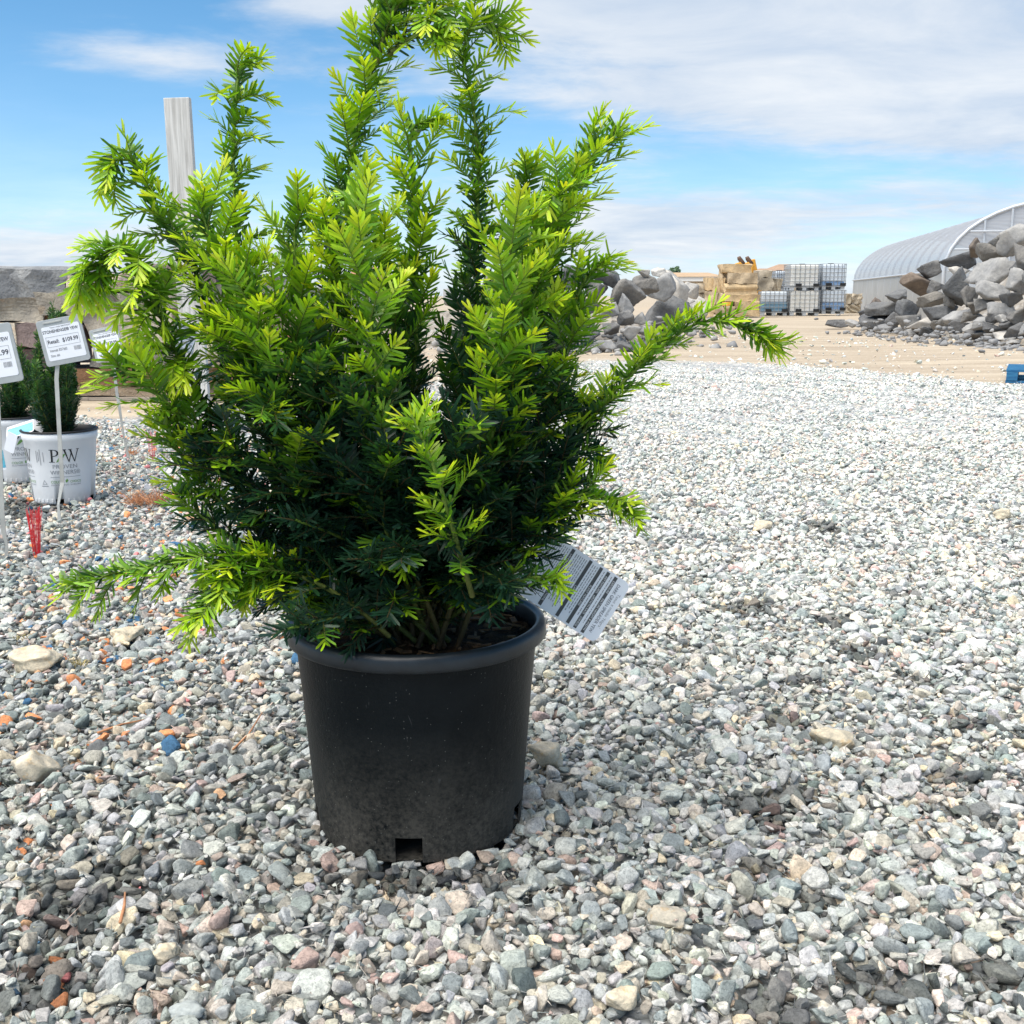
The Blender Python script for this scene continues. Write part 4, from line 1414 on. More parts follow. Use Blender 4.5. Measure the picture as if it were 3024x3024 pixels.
RP = "dark boulders heaped in the right pile"
RB = [  # x, y, w, h in the enlarged corner of the photograph, colour, label
    (1465, 545, 190, 170, 'b', "brown block shaped boulder high in the right pile beside the hoop house"),
    (1320, 675, 330, 180, 'g', "long grey boulder under the brown one in the right pile"),
    (1690, 495, 160, 210, 'g', "dark boulder leaning against the highest boulder of the right pile"),
    (1860, 480, 290, 290, 'l', "highest boulder of the right pile at the right picture edge"),
    (1650, 610, 350, 170, 'g', "flat grey boulder below the two highest boulders of the right pile"),
    (1040, 755, 220, 160, 'g', "dark rounded boulder on the left shoulder of the right pile"),
    (970, 900, 330, 180, 'b', "tan brown boulder on the left slope of the right pile"),
    (1300, 910, 290, 350, 'g', "tall blocky boulder in the middle of the right pile"),
    (1330, 785, 230, 100, 'p', "pale topped boulder resting on the tall blocky one"),
    (1650, 785, 380, 290, 'l', "largest rounded light grey boulder in the right pile"),
    (1630, 965, 320, 170, 'l', "pale boulder with dark underside right of the pile's middle"),
    (1430, 1020, 190, 210, 'g', None),
    (735, 1025, 300, 140, 'g', "low grey boulder at the left end of the right pile's second row"),
    (1100, 930, 150, 140, 'g', None), (620, 1140, 300, 150, 'g', None), (530, 1105, 140, 150, 'b', "small pinkish brown boulder at the left tip of the right pile"),
    (840, 1150, 220, 220, 'g', None), (1070, 1045, 260, 140, 'g', None), (1180, 1160, 350, 180, 'g', "broad flat faced boulder low in the middle of the right pile"),
    (540, 1270, 370, 180, 'g', "big dark boulder at the lower left corner of the right pile"), (880, 1245, 310, 180, 'g', None),
    (1010, 1275, 340, 110, 'p', "whitish flat slab of rock at the foot of the right pile"),
    (1435, 1210, 150, 100, 'g', None), (1710, 1140, 250, 140, 'l', None), (1370, 1210, 320, 130, 'l', None), (1570, 1270, 220, 130, 'l', None), (1440, 1320, 150, 100, 'l', None),
    (1880, 1230, 180, 180, 'g', None), (1890, 870, 200, 230, 'l', None), (1885, 755, 150, 120, 'g', None), (1760, 1245, 200, 100, 'l', None), (1820, 1050, 220, 130, 'g', None),
    (400, 1190, 120, 110, 'g', None), (880, 1370, 160, 110, 'l', None), (1080, 1385, 170, 100, 'l', None), (1010, 1340, 130, 90, 'g', None), (1250, 1335, 160, 90, 'g', None),
    (1810, 1385, 270, 90, 'p', "flat pale rock lying at the foot of the right pile near the picture edge"), (1690, 1480, 190, 50, 'l', None), (1840, 1455, 170, 60, 'l', None),
    (1640, 1330, 200, 90, 'g', None), (1200, 1250, 200, 120, 'g', None), (760, 1330, 120, 70, 'l', None), (1330, 1400, 120, 60, 'l', None), (1560, 1110, 200, 130, 'g', None),
    (610, 1330, 170, 110, 'l', None), (1500, 1385, 230, 120, 'g', None), (1660, 1425, 200, 90, 'l', None), (1900, 1345, 230, 150, 'g', None), (1150, 1315, 210, 120, 'g', None),
    (940, 1335, 170, 100, 'g', None), (1765, 1310, 210, 120, 'g', None), (720, 1240, 190, 130, 'g', None), (1330, 1300, 200, 110, 'g', None), (1690, 1210, 190, 120, 'g', None),
    (1980, 640, 240, 260, 'g', None), (2060, 860, 260, 240, 'g', None), (2060, 1080, 240, 200, 'g', None), (2040, 1290, 220, 160, 'l', None), (1230, 1060, 180, 140, 'g', None), (1480, 1130, 180, 130, 'g', None),
]
ORD = ("first", "second", "third", "fourth", "fifth", "sixth", "seventh", "eighth", "ninth", "tenth", "eleventh", "twelfth", "thirteenth", "fourteenth", "fifteenth", "sixteenth", "seventeenth", "eighteenth", "nineteenth", "twentieth", "twenty first", "twenty second", "twenty third", "twenty fourth")
CNAME = {'g': 'dark grey', 'l': 'light grey', 'p': 'whitish', 'b': 'brown'}


def row_labels(lst, cuts, where):
    rows = ("top", "upper", "middle", "lower", "bottom")
    out = {}
    for r_i in range(5):
        mem = sorted((q[0], i) for i, q in enumerate(lst) if cuts[r_i] <= q[1] < cuts[r_i + 1])
        for k_i, (_, i) in enumerate(mem):
            out[i] = "%s boulder, %s from the left in the %s row of %s" % (CNAME[lst[i][4]], ORD[k_i], rows[r_i], where)
    return out


AUTO = row_labels(RB, (0, 700, 960, 1170, 1300, 9999), "the right pile")
for bi, (zx, zy, w, h, col, lab) in enumerate(RB):
    s = 600.0 / 1932.0
    px, py = 2424 + zx * s, 560 + zy * s
    Y0 = np.interp(zx, (300, 500, 900, 1700, 2100), (24.5, 23.0, 20.5, 17.0, 16.0))
    yb = 1350 + (zx - 500) * 0.12
    hg = max(0, (yb - zy - h * 0.3)) * s / FPX * Y0
    boulder(px, py, w * s, h * s, Y0 + 1.05 * hg, col, lab or AUTO[bi], RP)
for (zx, zy, w, h, Y, lab) in ((150, 1268, 220, 80, 25.5, "flat dark rock lying alone left of the right pile"), (300, 1272, 140, 70, 25.0, "flat light grey rock between the lone dark rock and the right pile")):
    s = 600.0 / 1932.0
    boulder(2424 + zx * s, 560 + zy * s, w * s, h * s, Y, 'g' if zx < 200 else 'l', lab)

LP = "boulders heaped in the pile behind the yew"
LB = [(200, 150, 220, 170, 'g', "dark grey boulder high in the pile just right of the yew"), (190, 265, 150, 120, 'l', "bluish pale boulder just right of the yew"),
      (735, 200, 190, 160, 'l', "round light grey boulder sitting on the pointed boulder behind the yew"),
      (775, 365, 290, 220, 'g', "large pointed grey boulder with a pinkish face behind the long branch"),
      (830, 210, 130, 220, 'p', "tall white boulder at the back of the pile right of the yew"), (912, 215, 110, 100, 'p', "white topped boulder beside the tall white one"),
      (955, 325, 160, 140, 'p', "angular white boulder at the right end of the left pile"), (895, 285, 80, 50, 'p', None),
      (640, 180, 150, 120, 'g', None), (520, 235, 210, 140, 'g', None), (515, 295, 100, 120, 'l', None), (610, 375, 110, 70, 'l', None), (725, 435, 130, 80, 'g', None),
      (535, 375, 100, 90, 'g', None), (735, 110, 100, 60, 'p', None), (630, 115, 80, 50, 'p', None), (440, 130, 200, 110, 'g', None), (360, 200, 160, 120, 'g', None), (430, 330, 130, 90, 'l', None),
      (320, 310, 140, 100, 'g', None), (100, 380, 160, 120, 'l', None), (60, 230, 160, 140, 'g', None), (-60, 190, 200, 170, 'g', None), (-80, 330, 180, 150, 'l', None), (-200, 230, 190, 170, 'g', None),
      (-330, 260, 200, 160, 'g', None), (-460, 280, 180, 150, 'l', None), (-220, 380, 170, 120, 'g', None), (-350, 420, 170, 120, 'g', None), (840, 470, 120, 80, 'g', None), (900, 400, 90, 70, 'b', None),
      (560, 470, 110, 80, 'l', None), (640, 460, 90, 60, 'l', None), (450, 440, 100, 70, 'g', None), (420, 540, 120, 70, 'l', None), (520, 540, 110, 70, 'g', None), (620, 540, 80, 50, 'l', None), (300, 430, 100, 70, 'l', None),
      (700, 520, 90, 50, 'g', None), (240, 500, 110, 70, 'g', None), (120, 490, 100, 70, 'l', None)]
AUTO = row_labels(LB, (0, 190, 290, 390, 480, 9999), "the left pile")
for bi, (zx, zy, w, h, col, lab) in enumerate(LB):
    s = 550.0 / 1092.0
    px, py = 1580 + zx * s, 750 + zy * s
    Y0 = np.interp(zx, (600, 770, 950), (15.0, 19.0, 30.0))
    yb = np.interp(zx, (600, 770, 1000), (575, 480, 385))
    hg = max(0, (yb - zy - h * 0.3)) * s / FPX * Y0
    boulder(px, py, w * s, h * s, Y0 + 1.0 * hg, col, lab or AUTO[bi], LP)


# rubble mounds the boulders lie on
def mound(name, pts, mat, seed):
    """pts: footprint centre x, y, radius x, radius y, height"""
    rg_ = np.random.default_rng(seed)
    cx, cy, rx, ry, h = pts
    n = 46
    xs = np.linspace(-1, 1, n)
    V, F = [], []
    kk = rg_.normal(size=(10, 2)) * np.linspace(4, 22, 10)[:, None]
    ph = rg_.uniform(0, 6.28, 10)
    for j in range(n):
        for i in range(n):
            q = np.array((xs[i], xs[j]))
            r2 = q @ q
            z = h * max(0, 1 - r2 ** 0.8) * (1 + 0.12 * np.sin(kk[:5] @ q + ph[:5]).sum() / 2) + 0.05 * np.sin(kk[5:] @ q + ph[5:]).sum() / 2 * max(0, 1 - r2)
            V.append((cx + rx * q[0], cy + ry * q[1], z if r2 < 1 else -0.06))
    for j in range(n - 1):
        for i in range(n - 1):
            F.append((j * n + i, j * n + i + 1, (j + 1) * n + i + 1, (j + 1) * n + i))
    return tag(MB().add(V, F).build(name, mat), kind='structure')


t = NT("rubble_earth")
c = t.pos()
e1 = t.noise(c, 3.0, 6, 0.65)
vv = t.node('ShaderNodeTexVoronoi')
vv.inputs['Scale'].default_value = 7.0
t.l.new(c, vv.inputs['Vector'])
rcol = t.mix(t.range(e1, 0.3, 0.7), (0.20, 0.175, 0.145), (0.36, 0.33, 0.29))
rcol = t.mix(t.range(vv.outputs['Distance'], 0.1, 0.5), (0.38, 0.37, 0.355), rcol)
rubble = t.done(t.principled(rcol, 0.92, t.bump(t.math('ADD', e1, vv.outputs['Distance']), 1.0, 0.10), 0.2))
a_ = at(2950, 1000, 20.5)
mound("rubble_hill", (11.3, 22.6, 3.3, 3.4, 1.35), rubble, 5)
mound("rubble_hill", (0.2, 18.0, 2.6, 2.0, 0.72), rubble, 8)

# small loose rubble along the feet of both piles
rub = np.random.default_rng(66)
RUBV = [rock_arrays(rub, 2, 2, 0.7, 0.03, 0.45) for _ in range(6)]
RUBM = []
for v, f in RUBV:
    me = fast_mesh("rubble_stone", v, [f])
    me.materials.append(LIGHT_B)
    RUBM.append(me)


def rubble_line(pts, n, spread, smin, smax, lab):
    V, F, nb = [], [], 0
    for k in range(n):
        u_ = rub.random() * (len(pts) - 1)
        i = min(int(u_), len(pts) - 2)
        p = np.array(pts[i]) + (np.array(pts[i + 1]) - np.array(pts[i])) * (u_ - i)
        v, f = RUBV[int(rub.integers(0, 6))]
        s_ = rub.uniform(smin, smax)
        a = rub.uniform(0, 6.28)
        Rm = np.array(((math.cos(a), -math.sin(a), 0), (math.sin(a), math.cos(a), 0), (0, 0, 1)))
        dy_ = rub.normal(0, spread)
        V.append((v * s_) @ Rm.T + np.array((p[0] + rub.normal(0, spread), p[1] + dy_, s_ * 0.35 + max(0, dy_) * 0.42)))
        F.append(f + nb)
        nb += len(v)
    o = link("rubble", fast_mesh("rubble", np.concatenate(V), [np.concatenate(F)]), LIGHT_B)
    tag(o, lab, "rubble", kind='stuff')


rubble_line([gnd(2530, 985)[:2], gnd(2700, 1003)[:2], gnd(2850, 1022)[:2], gnd(3060, 1040)[:2]], 260, 0.30, 0.02, 0.075, "loose rubble along the foot of the right rock pile")
rubble_line([gnd(1350, 1035)[:2], gnd(1600, 1038)[:2], gnd(1850, 1034)[:2], gnd(1960, 1015)[:2], gnd(2060, 975)[:2]], 420, 0.34, 0.02, 0.09, "loose rubble along the foot of the rock pile behind the yew")

# ------------------------------------------------------------------ tan quarry blocks, far middle
block_mat = rock_mat("tan_quarry_block", [(0.0, (0.50, 0.37, 0.215)), (0.5, (0.56, 0.43, 0.27)), (1.0, (0.45, 0.36, 0.25))], 2.2, 0.8, 0.05, 0.88, stain=(0.36, 0.24, 0.13))
dull_mat = rock_mat("weathered_and_shaded_block", [(0.0, (0.40, 0.35, 0.27)), (1.0, (0.48, 0.42, 0.33))], 2.2, 0.8, 0.05, 0.88)


def block(x0, y0, x1, y1, Y, lab, mat=block_mat, depth=0.8, s=400.0 / 1092.0, ox=1900, oy=700):
    a, b = at(ox + x0 * s, oy + y1 * s, Y), at(ox + x1 * s, oy + y0 * s, Y)
    lx, lz = b[0] - a[0], b[2] - a[2]
    o = link("quarry_block", slab_mesh(kr, lx * 1.0, depth, lz * 0.985), mat, loc=((a[0] + b[0]) / 2, Y + depth / 2, max(0, a[2])))
    tag(o, lab, "stone block", "tan quarry blocks stacked in the yard")


BL = [(636, 218, 878, 288, 38.6, "topmost tan block of the stack in front of the yellow machine"), (690, 288, 918, 376, 38.2, "second tan block from the top, orange tan front"),
      (660, 376, 920, 465, 38.2, "third tan block from the top of the stack"), (640, 465, 940, 520, 38.0, "long fourth tan block of the stack"),
      (748, 520, 938, 638, 37.8, "big lowest tan block left of the stacked tanks"), (632, 288, 690, 380, 38.8, "narrow tan block end left of the second block"),
      (570, 328, 656, 446, 38.6, "upright tan block left of the main stack"), (513, 326, 568, 430, 38.9, "slim upright tan block left of the main stack"),
      (522, 440, 580, 532, 38.3, "small square tan block under the slim upright one"), (582, 448, 638, 560, 38.2, "upright tan block in the second tier left of the stack"),
      (540, 532, 580, 606, 38.0, "small tan block at the ground left of the stack"), (582, 562, 650, 622, 37.9, "low tan block at the foot of the stack"),
      (652, 556, 746, 622, 38.0, "low tan block beside the big lowest block"), (440, 375, 512, 450, 39.5, "shaded tan block at the left end of the stack"),
      (430, 452, 520, 560, 39.6, "lower shaded tan block at the left end of the stack"), (927, 268, 1040, 326, 39.4, "weathered top block left of the white tanks"),
      (927, 328, 1050, 432, 39.2, "weathered lower block left of the white tanks"), (1053, 335, 1120, 432, 39.6, "pale weathered block half hidden by the white tanks"),
      (520, 600, 575, 645, 37.4, "broken tan stone on the ground before the stack")]
for (x0, y0, x1, y1, Y, lab) in BL:
    block(x0, y0, x1, y1, Y, lab, dull_mat if 'weathered' in lab or 'shaded' in lab else block_mat)  # shaded blocks share the duller stone, so their shade sits in the colour
s5 = 700.0 / 1932.0
for (x0, y0, x1, y1, lab) in ((1380, 462, 1418, 545, "left of two small tan blocks right of the tanks"), (1421, 462, 1510, 545, "right of two small tan blocks right of the tanks"),
                              (1380, 548, 1500, 620, "long low tan block on the ground right of the tanks")):
    block(x0, y0, x1, y1, 43.5, lab, dull_mat, 0.6, s5, 2000, 700)

# ------------------------------------------------------------------ yellow machine behind the blocks
yel = plain("machine_yellow", (0.72, 0.36, 0.05), 0.5, var=0.15, scale=3)
dkb = plain("worn_steel", (0.12, 0.07, 0.045), 0.6, var=0.3, scale=5)
mY = 42.0
mb = at(2212, 800, mY)
mach = empty("excavator_arm", (mb[0], mY, 0))
tag(mach, "yellow excavator bucket linkage with two dark hooks rising behind the tan blocks", "machinery")
k_ = mY / FPX
for j, (px, nm) in enumerate(((2182, 'hook'), (2206, 'hook'))):
    x_ = at(px, 780, mY)[0] - mb[0]
    zz = at(px, 780, mY)[2]
    MB().prism([(x_ - 0.16, 0.9), (x_ + 0.16, 0.9), (x_ + 0.20, zz - 0.05), (x_ + 0.04, zz + 0.08), (x_ - 0.14, zz + 0.02)], -0.12, 0.12).build("bracket", yel, mach, bevel=0.02)
    pts = [(x_ + 0.16, -0.05, zz - 0.02), (x_ + 0.08, -0.05, zz + 0.10), (x_ + 0.0, -0.05, zz + 0.20), (x_ - 0.03, -0.05, zz + 0.27)]
    MB().tube(pts, [0.09, 0.085, 0.08, 0.06], 8).build("hook", dkb, mach, smooth=True)
x0_, x1_ = at(2210, 780, mY)[0] - mb[0], at(2241, 780, mY)[0] - mb[0]
zt_, zb_ = at(2225, 764, mY)[2], at(2241, 799, mY)[2]
MB().prism([(x0_ - 0.05, 0.4), (x1_ + 0.1, 0.4), (x1_, zb_), (x0_ + 0.28, zt_), (x0_ + 0.14, zt_ - 0.02), (x0_ - 0.02, zb_ - 0.1)], 0.15, 0.4).build("boom", yel, mach, bevel=0.03)
MB().box(-0.7, 0.7, 0.41, 1.6, 0.0, 1.2).build("machine_body", yel, mach, bevel=0.05)

# ------------------------------------------------------------------ plastic tanks in wire cages
t = NT("tank_plastic")
c = t.coord()
tn = t.noise(c, 1.5, 4, 0.6)
tcol = t.mix(t.range(tn, 0.3, 0.7), (0.70, 0.69, 0.63), (0.82, 0.82, 0.80))
tank_mat = t.done(t.principled(tcol, 0.45, None, 0.4))
tank_blue = plain("tank_plastic_bluish", (0.68, 0.75, 0.82), 0.45, var=0.06, scale=2)
liq = plain("blue_liquid_behind_plastic", (0.16, 0.30, 0.42), 0.4, var=0.12, scale=2)
liq2 = plain("slate_liquid_behind_plastic", (0.22, 0.36, 0.58), 0.4, var=0.12, scale=2)
cage_mat = plain("galvanised_tube", (0.32, 0.34, 0.36), 0.45, metal=0.6, var=0.1)
foot_mat = plain("pallet_plastic", (0.40, 0.43, 0.46), 0.6, var=0.15)
black_mat = plain("black_plastic", (0.012, 0.013, 0.015), 0.5, var=0.2)
plate_mat = plain("tank_label_plate", (0.75, 0.76, 0.76), 0.5, var=0.05)


def tank(x0, y0, x1, y1, Y, fill, lab, tmat=tank_mat, lmat=liq, depth=1.0):
    a, b = at(2000 + x0 * s5, 700 + y1 * s5, Y), at(2000 + x1 * s5, 700 + y0 * s5, Y)
    w, h = (b[0] - a[0]) * 0.985, b[2] - a[2]
    z0 = max(a[2], 0.0)
    r_ = empty("caged_tank", ((a[0] + b[0]) / 2, Y + depth / 2, z0))
    tag(r_, lab, "liquid tank", "caged plastic tanks stacked in the yard")
    hw, hd = w / 2, depth / 2
    ph = 0.13
    for sx_ in (-1, 0, 1):
        for sy_ in (-1, 0, 1):
            MB().box(sx_ * (hw - 0.09) - 0.07, sx_ * (hw - 0.09) + 0.07, sy_ * (hd - 0.08) - 0.07, sy_ * (hd - 0.08) + 0.07, 0, ph - 0.03).build("pallet_foot", foot_mat, r_)
    MB().box(-hw, hw, -hd, hd, ph - 0.029, ph).build("pallet_deck", foot_mat, r_)
    zl = ph + (h - ph) * fill
    in_ = 0.03
    body = MB().box(-hw + in_, hw - in_, -hd + in_, hd - in_, max(zl, ph) + 0.001, h - 0.02).build("tank_shell", tmat, r_, bevel=0.05, smooth=False)
    if fill > 0:
        MB().box(-hw + in_, hw - in_, -hd + in_, hd - in_, ph + 0.001, zl).build("filled_part", lmat, r_, bevel=0.02)
    cg = MB()
    nv = 7
    for k in range(nv):
        x_ = -hw + w * k / (nv - 1)
        for y_ in (-hd, hd):
            cg.tube([(x_, y_, ph), (x_, y_, h)], 0.012, 6)
    for k in range(1, 6):
        y_ = -hd + depth * k / 6
        for x_ in (-hw, hw):
            cg.tube([(x_, y_, ph), (x_, y_, h)], 0.012, 6)
    for k in range(6):
        z_ = ph + 0.03 + (h - ph - 0.04) * k / 5
        cg.tube([(-hw, -hd - 0.012, z_), (hw, -hd - 0.012, z_)], 0.012, 6)
        cg.tube([(-hw, hd + 0.012, z_), (hw, hd + 0.012, z_)], 0.012, 6)
        cg.tube([(-hw - 0.012, -hd, z_), (-hw - 0.012, hd, z_)], 0.012, 6)
        cg.tube([(hw + 0.012, -hd, z_), (hw + 0.012, hd, z_)], 0.012, 6)
    cg.build("wire_cage", cage_mat, r_)
    for sx_ in (-0.42, 0.78):
        MB().box(sx_ * hw - 0.11, sx_ * hw + 0.11, -hd - 0.05, -hd - 0.026, ph, ph + 0.11).build("corner_guard", black_mat, r_, bevel=0.008)
    MB().tube([(0, 0, h - 0.02), (0, 0, h + 0.03)], 0.11, 16).build("fill_cap", black_mat, r_)
    return r_


TY = 41.5
tank(675, 440, 908, 640, TY + 0.1, 0.46, "caged white tank half full of blue liquid, left in the bottom row", tank_blue, liq)
tank(913, 437, 1167, 640, TY, 0.0, "empty cream caged tank in the middle of the bottom row")
tank(1173, 432, 1377, 627, TY + 0.4, 0.38, "caged tank with pale blue liquid, right in the bottom row", tank_blue, liq2)
tank(915, 222, 1168, 434, TY, 0.0, "cream caged tank on top in the middle of the stack")
tank(1174, 218, 1381, 428, TY + 0.4, 0.20, "caged tank on top at the right with a shallow blue rest", tank_blue, liq2)
tank(792, 275, 905, 436, TY + 2.2, 0.0, "small white caged tank half hidden at the back left of the tanks", tank_blue, liq, 0.8)

# ------------------------------------------------------------------ hoop house
t = NT("greenhouse_film")
c = t.pos()
fn = t.noise(c, 0.8, 4, 0.6)
df = t.node('ShaderNodeBsdfPrincipled')
t.l.new(t.mix(fn, (0.50, 0.52, 0.56), (0.60, 0.62, 0.65)), df.inputs['Base Color'])
df.inputs['Roughness'].default_value = 0.28
tl = t.node('ShaderNodeBsdfTranslucent')
tl.inputs['Color'].default_value = (0.60, 0.63, 0.68, 1)
tp = t.node('ShaderNodeBsdfTransparent')
m1 = t.node('ShaderNodeMixShader')
m1.inputs[0].default_value = 0.45
t.l.new(df.outputs[0], m1.inputs[1])
t.l.new(tl.outputs[0], m1.inputs[2])
m2 = t.node('ShaderNodeMixShader')
m2.inputs[0].default_value = 0.14
t.l.new(m1.outputs[0], m2.inputs[1])
t.l.new(tp.outputs[0], m2.inputs[2])
film = t.done(m2.outputs[0])
film_low = plain("side_curtain_film", (0.30, 0.305, 0.305), 0.35, var=0.15, scale=0.8)
steel = plain("white_steel_tube", (0.50, 0.53, 0.57), 0.4, metal=0.3, var=0.06)
hipN, hipF = np.array((12.6, 33.0)), np.array((16.6, 55.0))
axv = hipF - hipN
LEN = np.linalg.norm(axv)
axv = axv / LEN
wv = np.array((axv[1], -axv[0]))
hoop = empty("hoop_house", (hipN[0], hipN[1], 0))
tag(hoop, "long white plastic covered hoop greenhouse behind the right boulder pile", "greenhouse")
HA, HB, HZ = 3.2, 1.95, 1.46


def hp(s_, z_, l_):
    q = wv * s_ + axv * l_
    return (q[0], q[1], z_)


def arch(t_, grow=0.0):
    a = math.pi * (1 - t_)
    return (HA + (HA + grow) * math.cos(a), HZ + (HB + grow) * math.sin(a))


NA, NL = 28, 26
V = [hp(*arch(i / NA), LEN * j / NL) for j in range(NL + 1) for i in range(NA + 1)]
# film sags a little between the ribs
V2 = []
for j in range(NL + 1):
    sag = -0.035 if j % 2 else 0.0
    for i in range(NA + 1):
        V2.append(hp(*arch(i / NA, sag), LEN * j / NL))
F = [(j * (NA + 1) + i, j * (NA + 1) + i + 1, (j + 1) * (NA + 1) + i + 1, (j + 1) * (NA + 1) + i) for j in range(NL) for i in range(NA)]
MB().add(V2, F).build("roof_film", film, hoop, smooth=True)
for s_ in (0.0, 2 * HA):
    MB().add([hp(s_, 0.0, 0), hp(s_, HZ - 0.01, 0), hp(s_, HZ - 0.01, LEN), hp(s_, 0.0, LEN)], [(0, 1, 2, 3)]).build("side_curtain", film_low, hoop)
    MB().tube([hp(s_ - 0.03 * (1 if s_ == 0 else -1), HZ, 0), hp(s_ - 0.03 * (1 if s_ == 0 else -1), HZ, LEN)], 0.035, 6).build("hip_rail", steel, hoop)
for j in range(14):
    l_ = LEN * j / 13
    g_ = -0.035 if j else 0.03
    pts = [hp(0, 0, l_)] + [hp(*arch(i / 20, g_), l_) for i in range(21)] + [hp(2 * HA, 0, l_)]
    MB().tube(pts, 0.04 if j else 0.055, 6).build("rib", steel, hoop, smooth=True)
# film edges over each rib: a raised strip one sees from outside
gable = [hp(0, 0, 0.02)] + [hp(*arch(i / NA, -0.02), 0.02) for i in range(NA + 1)] + [hp(2 * HA, 0, 0.02)]
MB().add(gable, [tuple(range(len(gable)))]).build("gable_film", film, hoop)
for s_ in (1.0, 1.72, 2.25, 3.2, 4.15, 4.68, 5.4):
    zt_ = HZ + HB * math.sqrt(max(0, 1 - ((s_ - HA) / HA) ** 2))
    MB().tube([hp(s_, 0, -0.05), hp(s_, zt_ - 0.02, -0.05)], 0.035, 6).build("gable_post", steel, hoop)
for z_ in (1.45, 2.05, 2.55):
    so = 0.0 if z_ <= HZ else HA * (1 - math.sqrt(max(0, 1 - ((z_ - HZ) / HB) ** 2)))
    MB().tube([hp(so + 0.05, z_, -0.12), hp(2 * HA - so - 0.05, z_, -0.12)], 0.03, 6).build("gable_rail", steel, hoop)

# ------------------------------------------------------------------ far houses and sheds
roof_br = plain("brown_roof_shingle", (0.34, 0.23, 0.155), 0.9, var=0.15, scale=1.5, bump=0.3)
roof_tan = plain("tan_metal_roof", (0.44, 0.31, 0.19), 0.7, var=0.12, scale=1.0)
wall_w = plain("white_fascia", (0.72, 0.72, 0.70), 0.6, var=0.05)
wall_t = plain("tan_wall", (0.40, 0.33, 0.24), 0.8, var=0.1, scale=2)
glass_d = plain("dark_window", (0.05, 0.06, 0.07), 0.2, var=0.1)


def house(px0, px1, pyr, pye, Y, lab, rm, hip=0.25, depth=9.0, name="house"):
    a, b = at(px0, pye, Y), at(px1, pyr, Y)
    x0, x1 = a[0], b[0]
    ze, zr = a[2], b[2]
    r_ = empty(name, ((x0 + x1) / 2, Y + depth / 2, 0))
    tag(r_, lab, "building")
    hw, hd = (x1 - x0) / 2, depth / 2
    MB().box(-hw * 0.96, hw * 0.96, -hd * 0.94, hd * 0.94, 0, ze - 0.25).build("wall", wall_t, r_)
    MB().box(-hw, hw, -hd, hd, ze - 0.249, ze).build("fascia", wall_w, r_)
    hx = hw * (1 - hip)
    MB().add([(-hw - 0.1, -hd - 0.1, ze + 0.001), (hw + 0.1, -hd - 0.1, ze + 0.001), (hw + 0.1, hd + 0.1, ze + 0.001), (-hw - 0.1, hd + 0.1, ze + 0.001), (-hx, 0, zr), (hx, 0, zr)],
             [(0, 1, 5, 4), (1, 2, 5), (2, 3, 4, 5), (3, 0, 4), (3, 2, 1, 0)]).build("roof", rm, r_)
    for k in range(3):
        x_ = -hw * 0.6 + hw * 0.6 * k
        w_ = MB().box(x_ - 0.5, x_ + 0.5, -hd * 0.94 - 0.03, -hd * 0.94 + 0.02, 0.9, min(2.0, ze - 0.45)).build("window", glass_d, r_)
    return r_


house(2005, 2140, 800, 817, 62.0, "low building with tan roof and white fascia left of the tan blocks", roof_tan, 0.1)
h1 = house(2262, 2330, 789, 800, 90.0, "small brown roofed house far behind the weathered blocks", roof_br, 0.5)
h2 = house(2300, 2460, 776, 800, 96.0, "wide brown roofed house far behind the tanks", roof_br, 0.45)
vx = at(2254, 790, 90.0)[0] - h1.location[0]
MB().tube([(vx, 0, 2.0), (vx, 0, at(2254, 777, 94.5)[2])], 0.07, 8).build("vent_pipe", black_mat, h1)

# a few thin trees far off, just above the boulders
leaf_far = plain("far_leaf", (0.09, 0.16, 0.08), 0.8, var=0.35, scale=1.0)
twig_far = plain("far_bark", (0.13, 0.10, 0.08), 0.9, var=0.2, scale=1.0)
for (px, pyt, Y, lab) in ((1984, 791, 110.0, "left of two thin green saplings far behind the boulders"), (2000, 789, 112.0, "right of two thin green saplings far behind the boulders")):
    b = at(px, pyt, Y)
    tr_ = empty("sapling", (b[0], Y, 0))
    tag(tr_, lab, "tree")
    hT = b[2]
    MB().tube([(0, 0, 0), (0.05, 0, hT * 0.5), (0, 0, hT * 0.95)], [0.09, 0.06, 0.02], 6).build("trunk", twig_far, tr_)
    cr = MB()
    for k in range(420):
        z_ = hT * rub.uniform(0.35, 1.0)
        rr_ = 0.75 * (1.15 - z_ / hT) + 0.1
        a_, q_ = rub.uniform(0, 6.28), rr_ * math.sqrt(rub.random())
        p = np.array((q_ * math.cos(a_), q_ * math.sin(a_), z_))
        d1_, d2_ = rub.normal(size=3) * 0.10, rub.normal(size=3) * 0.10
        cr.add([p - d1_, p + d2_, p + d1_], [(0, 1, 2)])
    tag(cr.build("crown", leaf_far, tr_), kind='stuff')

# ------------------------------------------------------------------ blue pallet at the right edge
t = NT("blue_painted_wood")
c = t.coord()
bn = t.noise(c, 12, 5, 0.6, stretch=(1, 6, 6))
bluem = t.done(t.principled(t.mix(t.range(bn, 0.35, 0.7), (0.012, 0.085, 0.20), (0.03, 0.16, 0.30)), 0.6, t.bump(bn, 0.3, 0.003), 0.3))
pb = gnd(2968, 1132)
bp = pallet(pb[0], pb[0] + 1.1, pb[1] - 0.02, 0.9, at(2975, 1091, pb[1])[2], "blue painted pallet lying on the ground at the right picture edge", bluem, "blue_pallet")
bp.location = Vector((pb[0], pb[1], 0)) + Matrix.Rotation(R(-25), 3, 'Z') @ Vector((0.55, 0.45, 0))
bp.rotation_euler.z = R(-25)

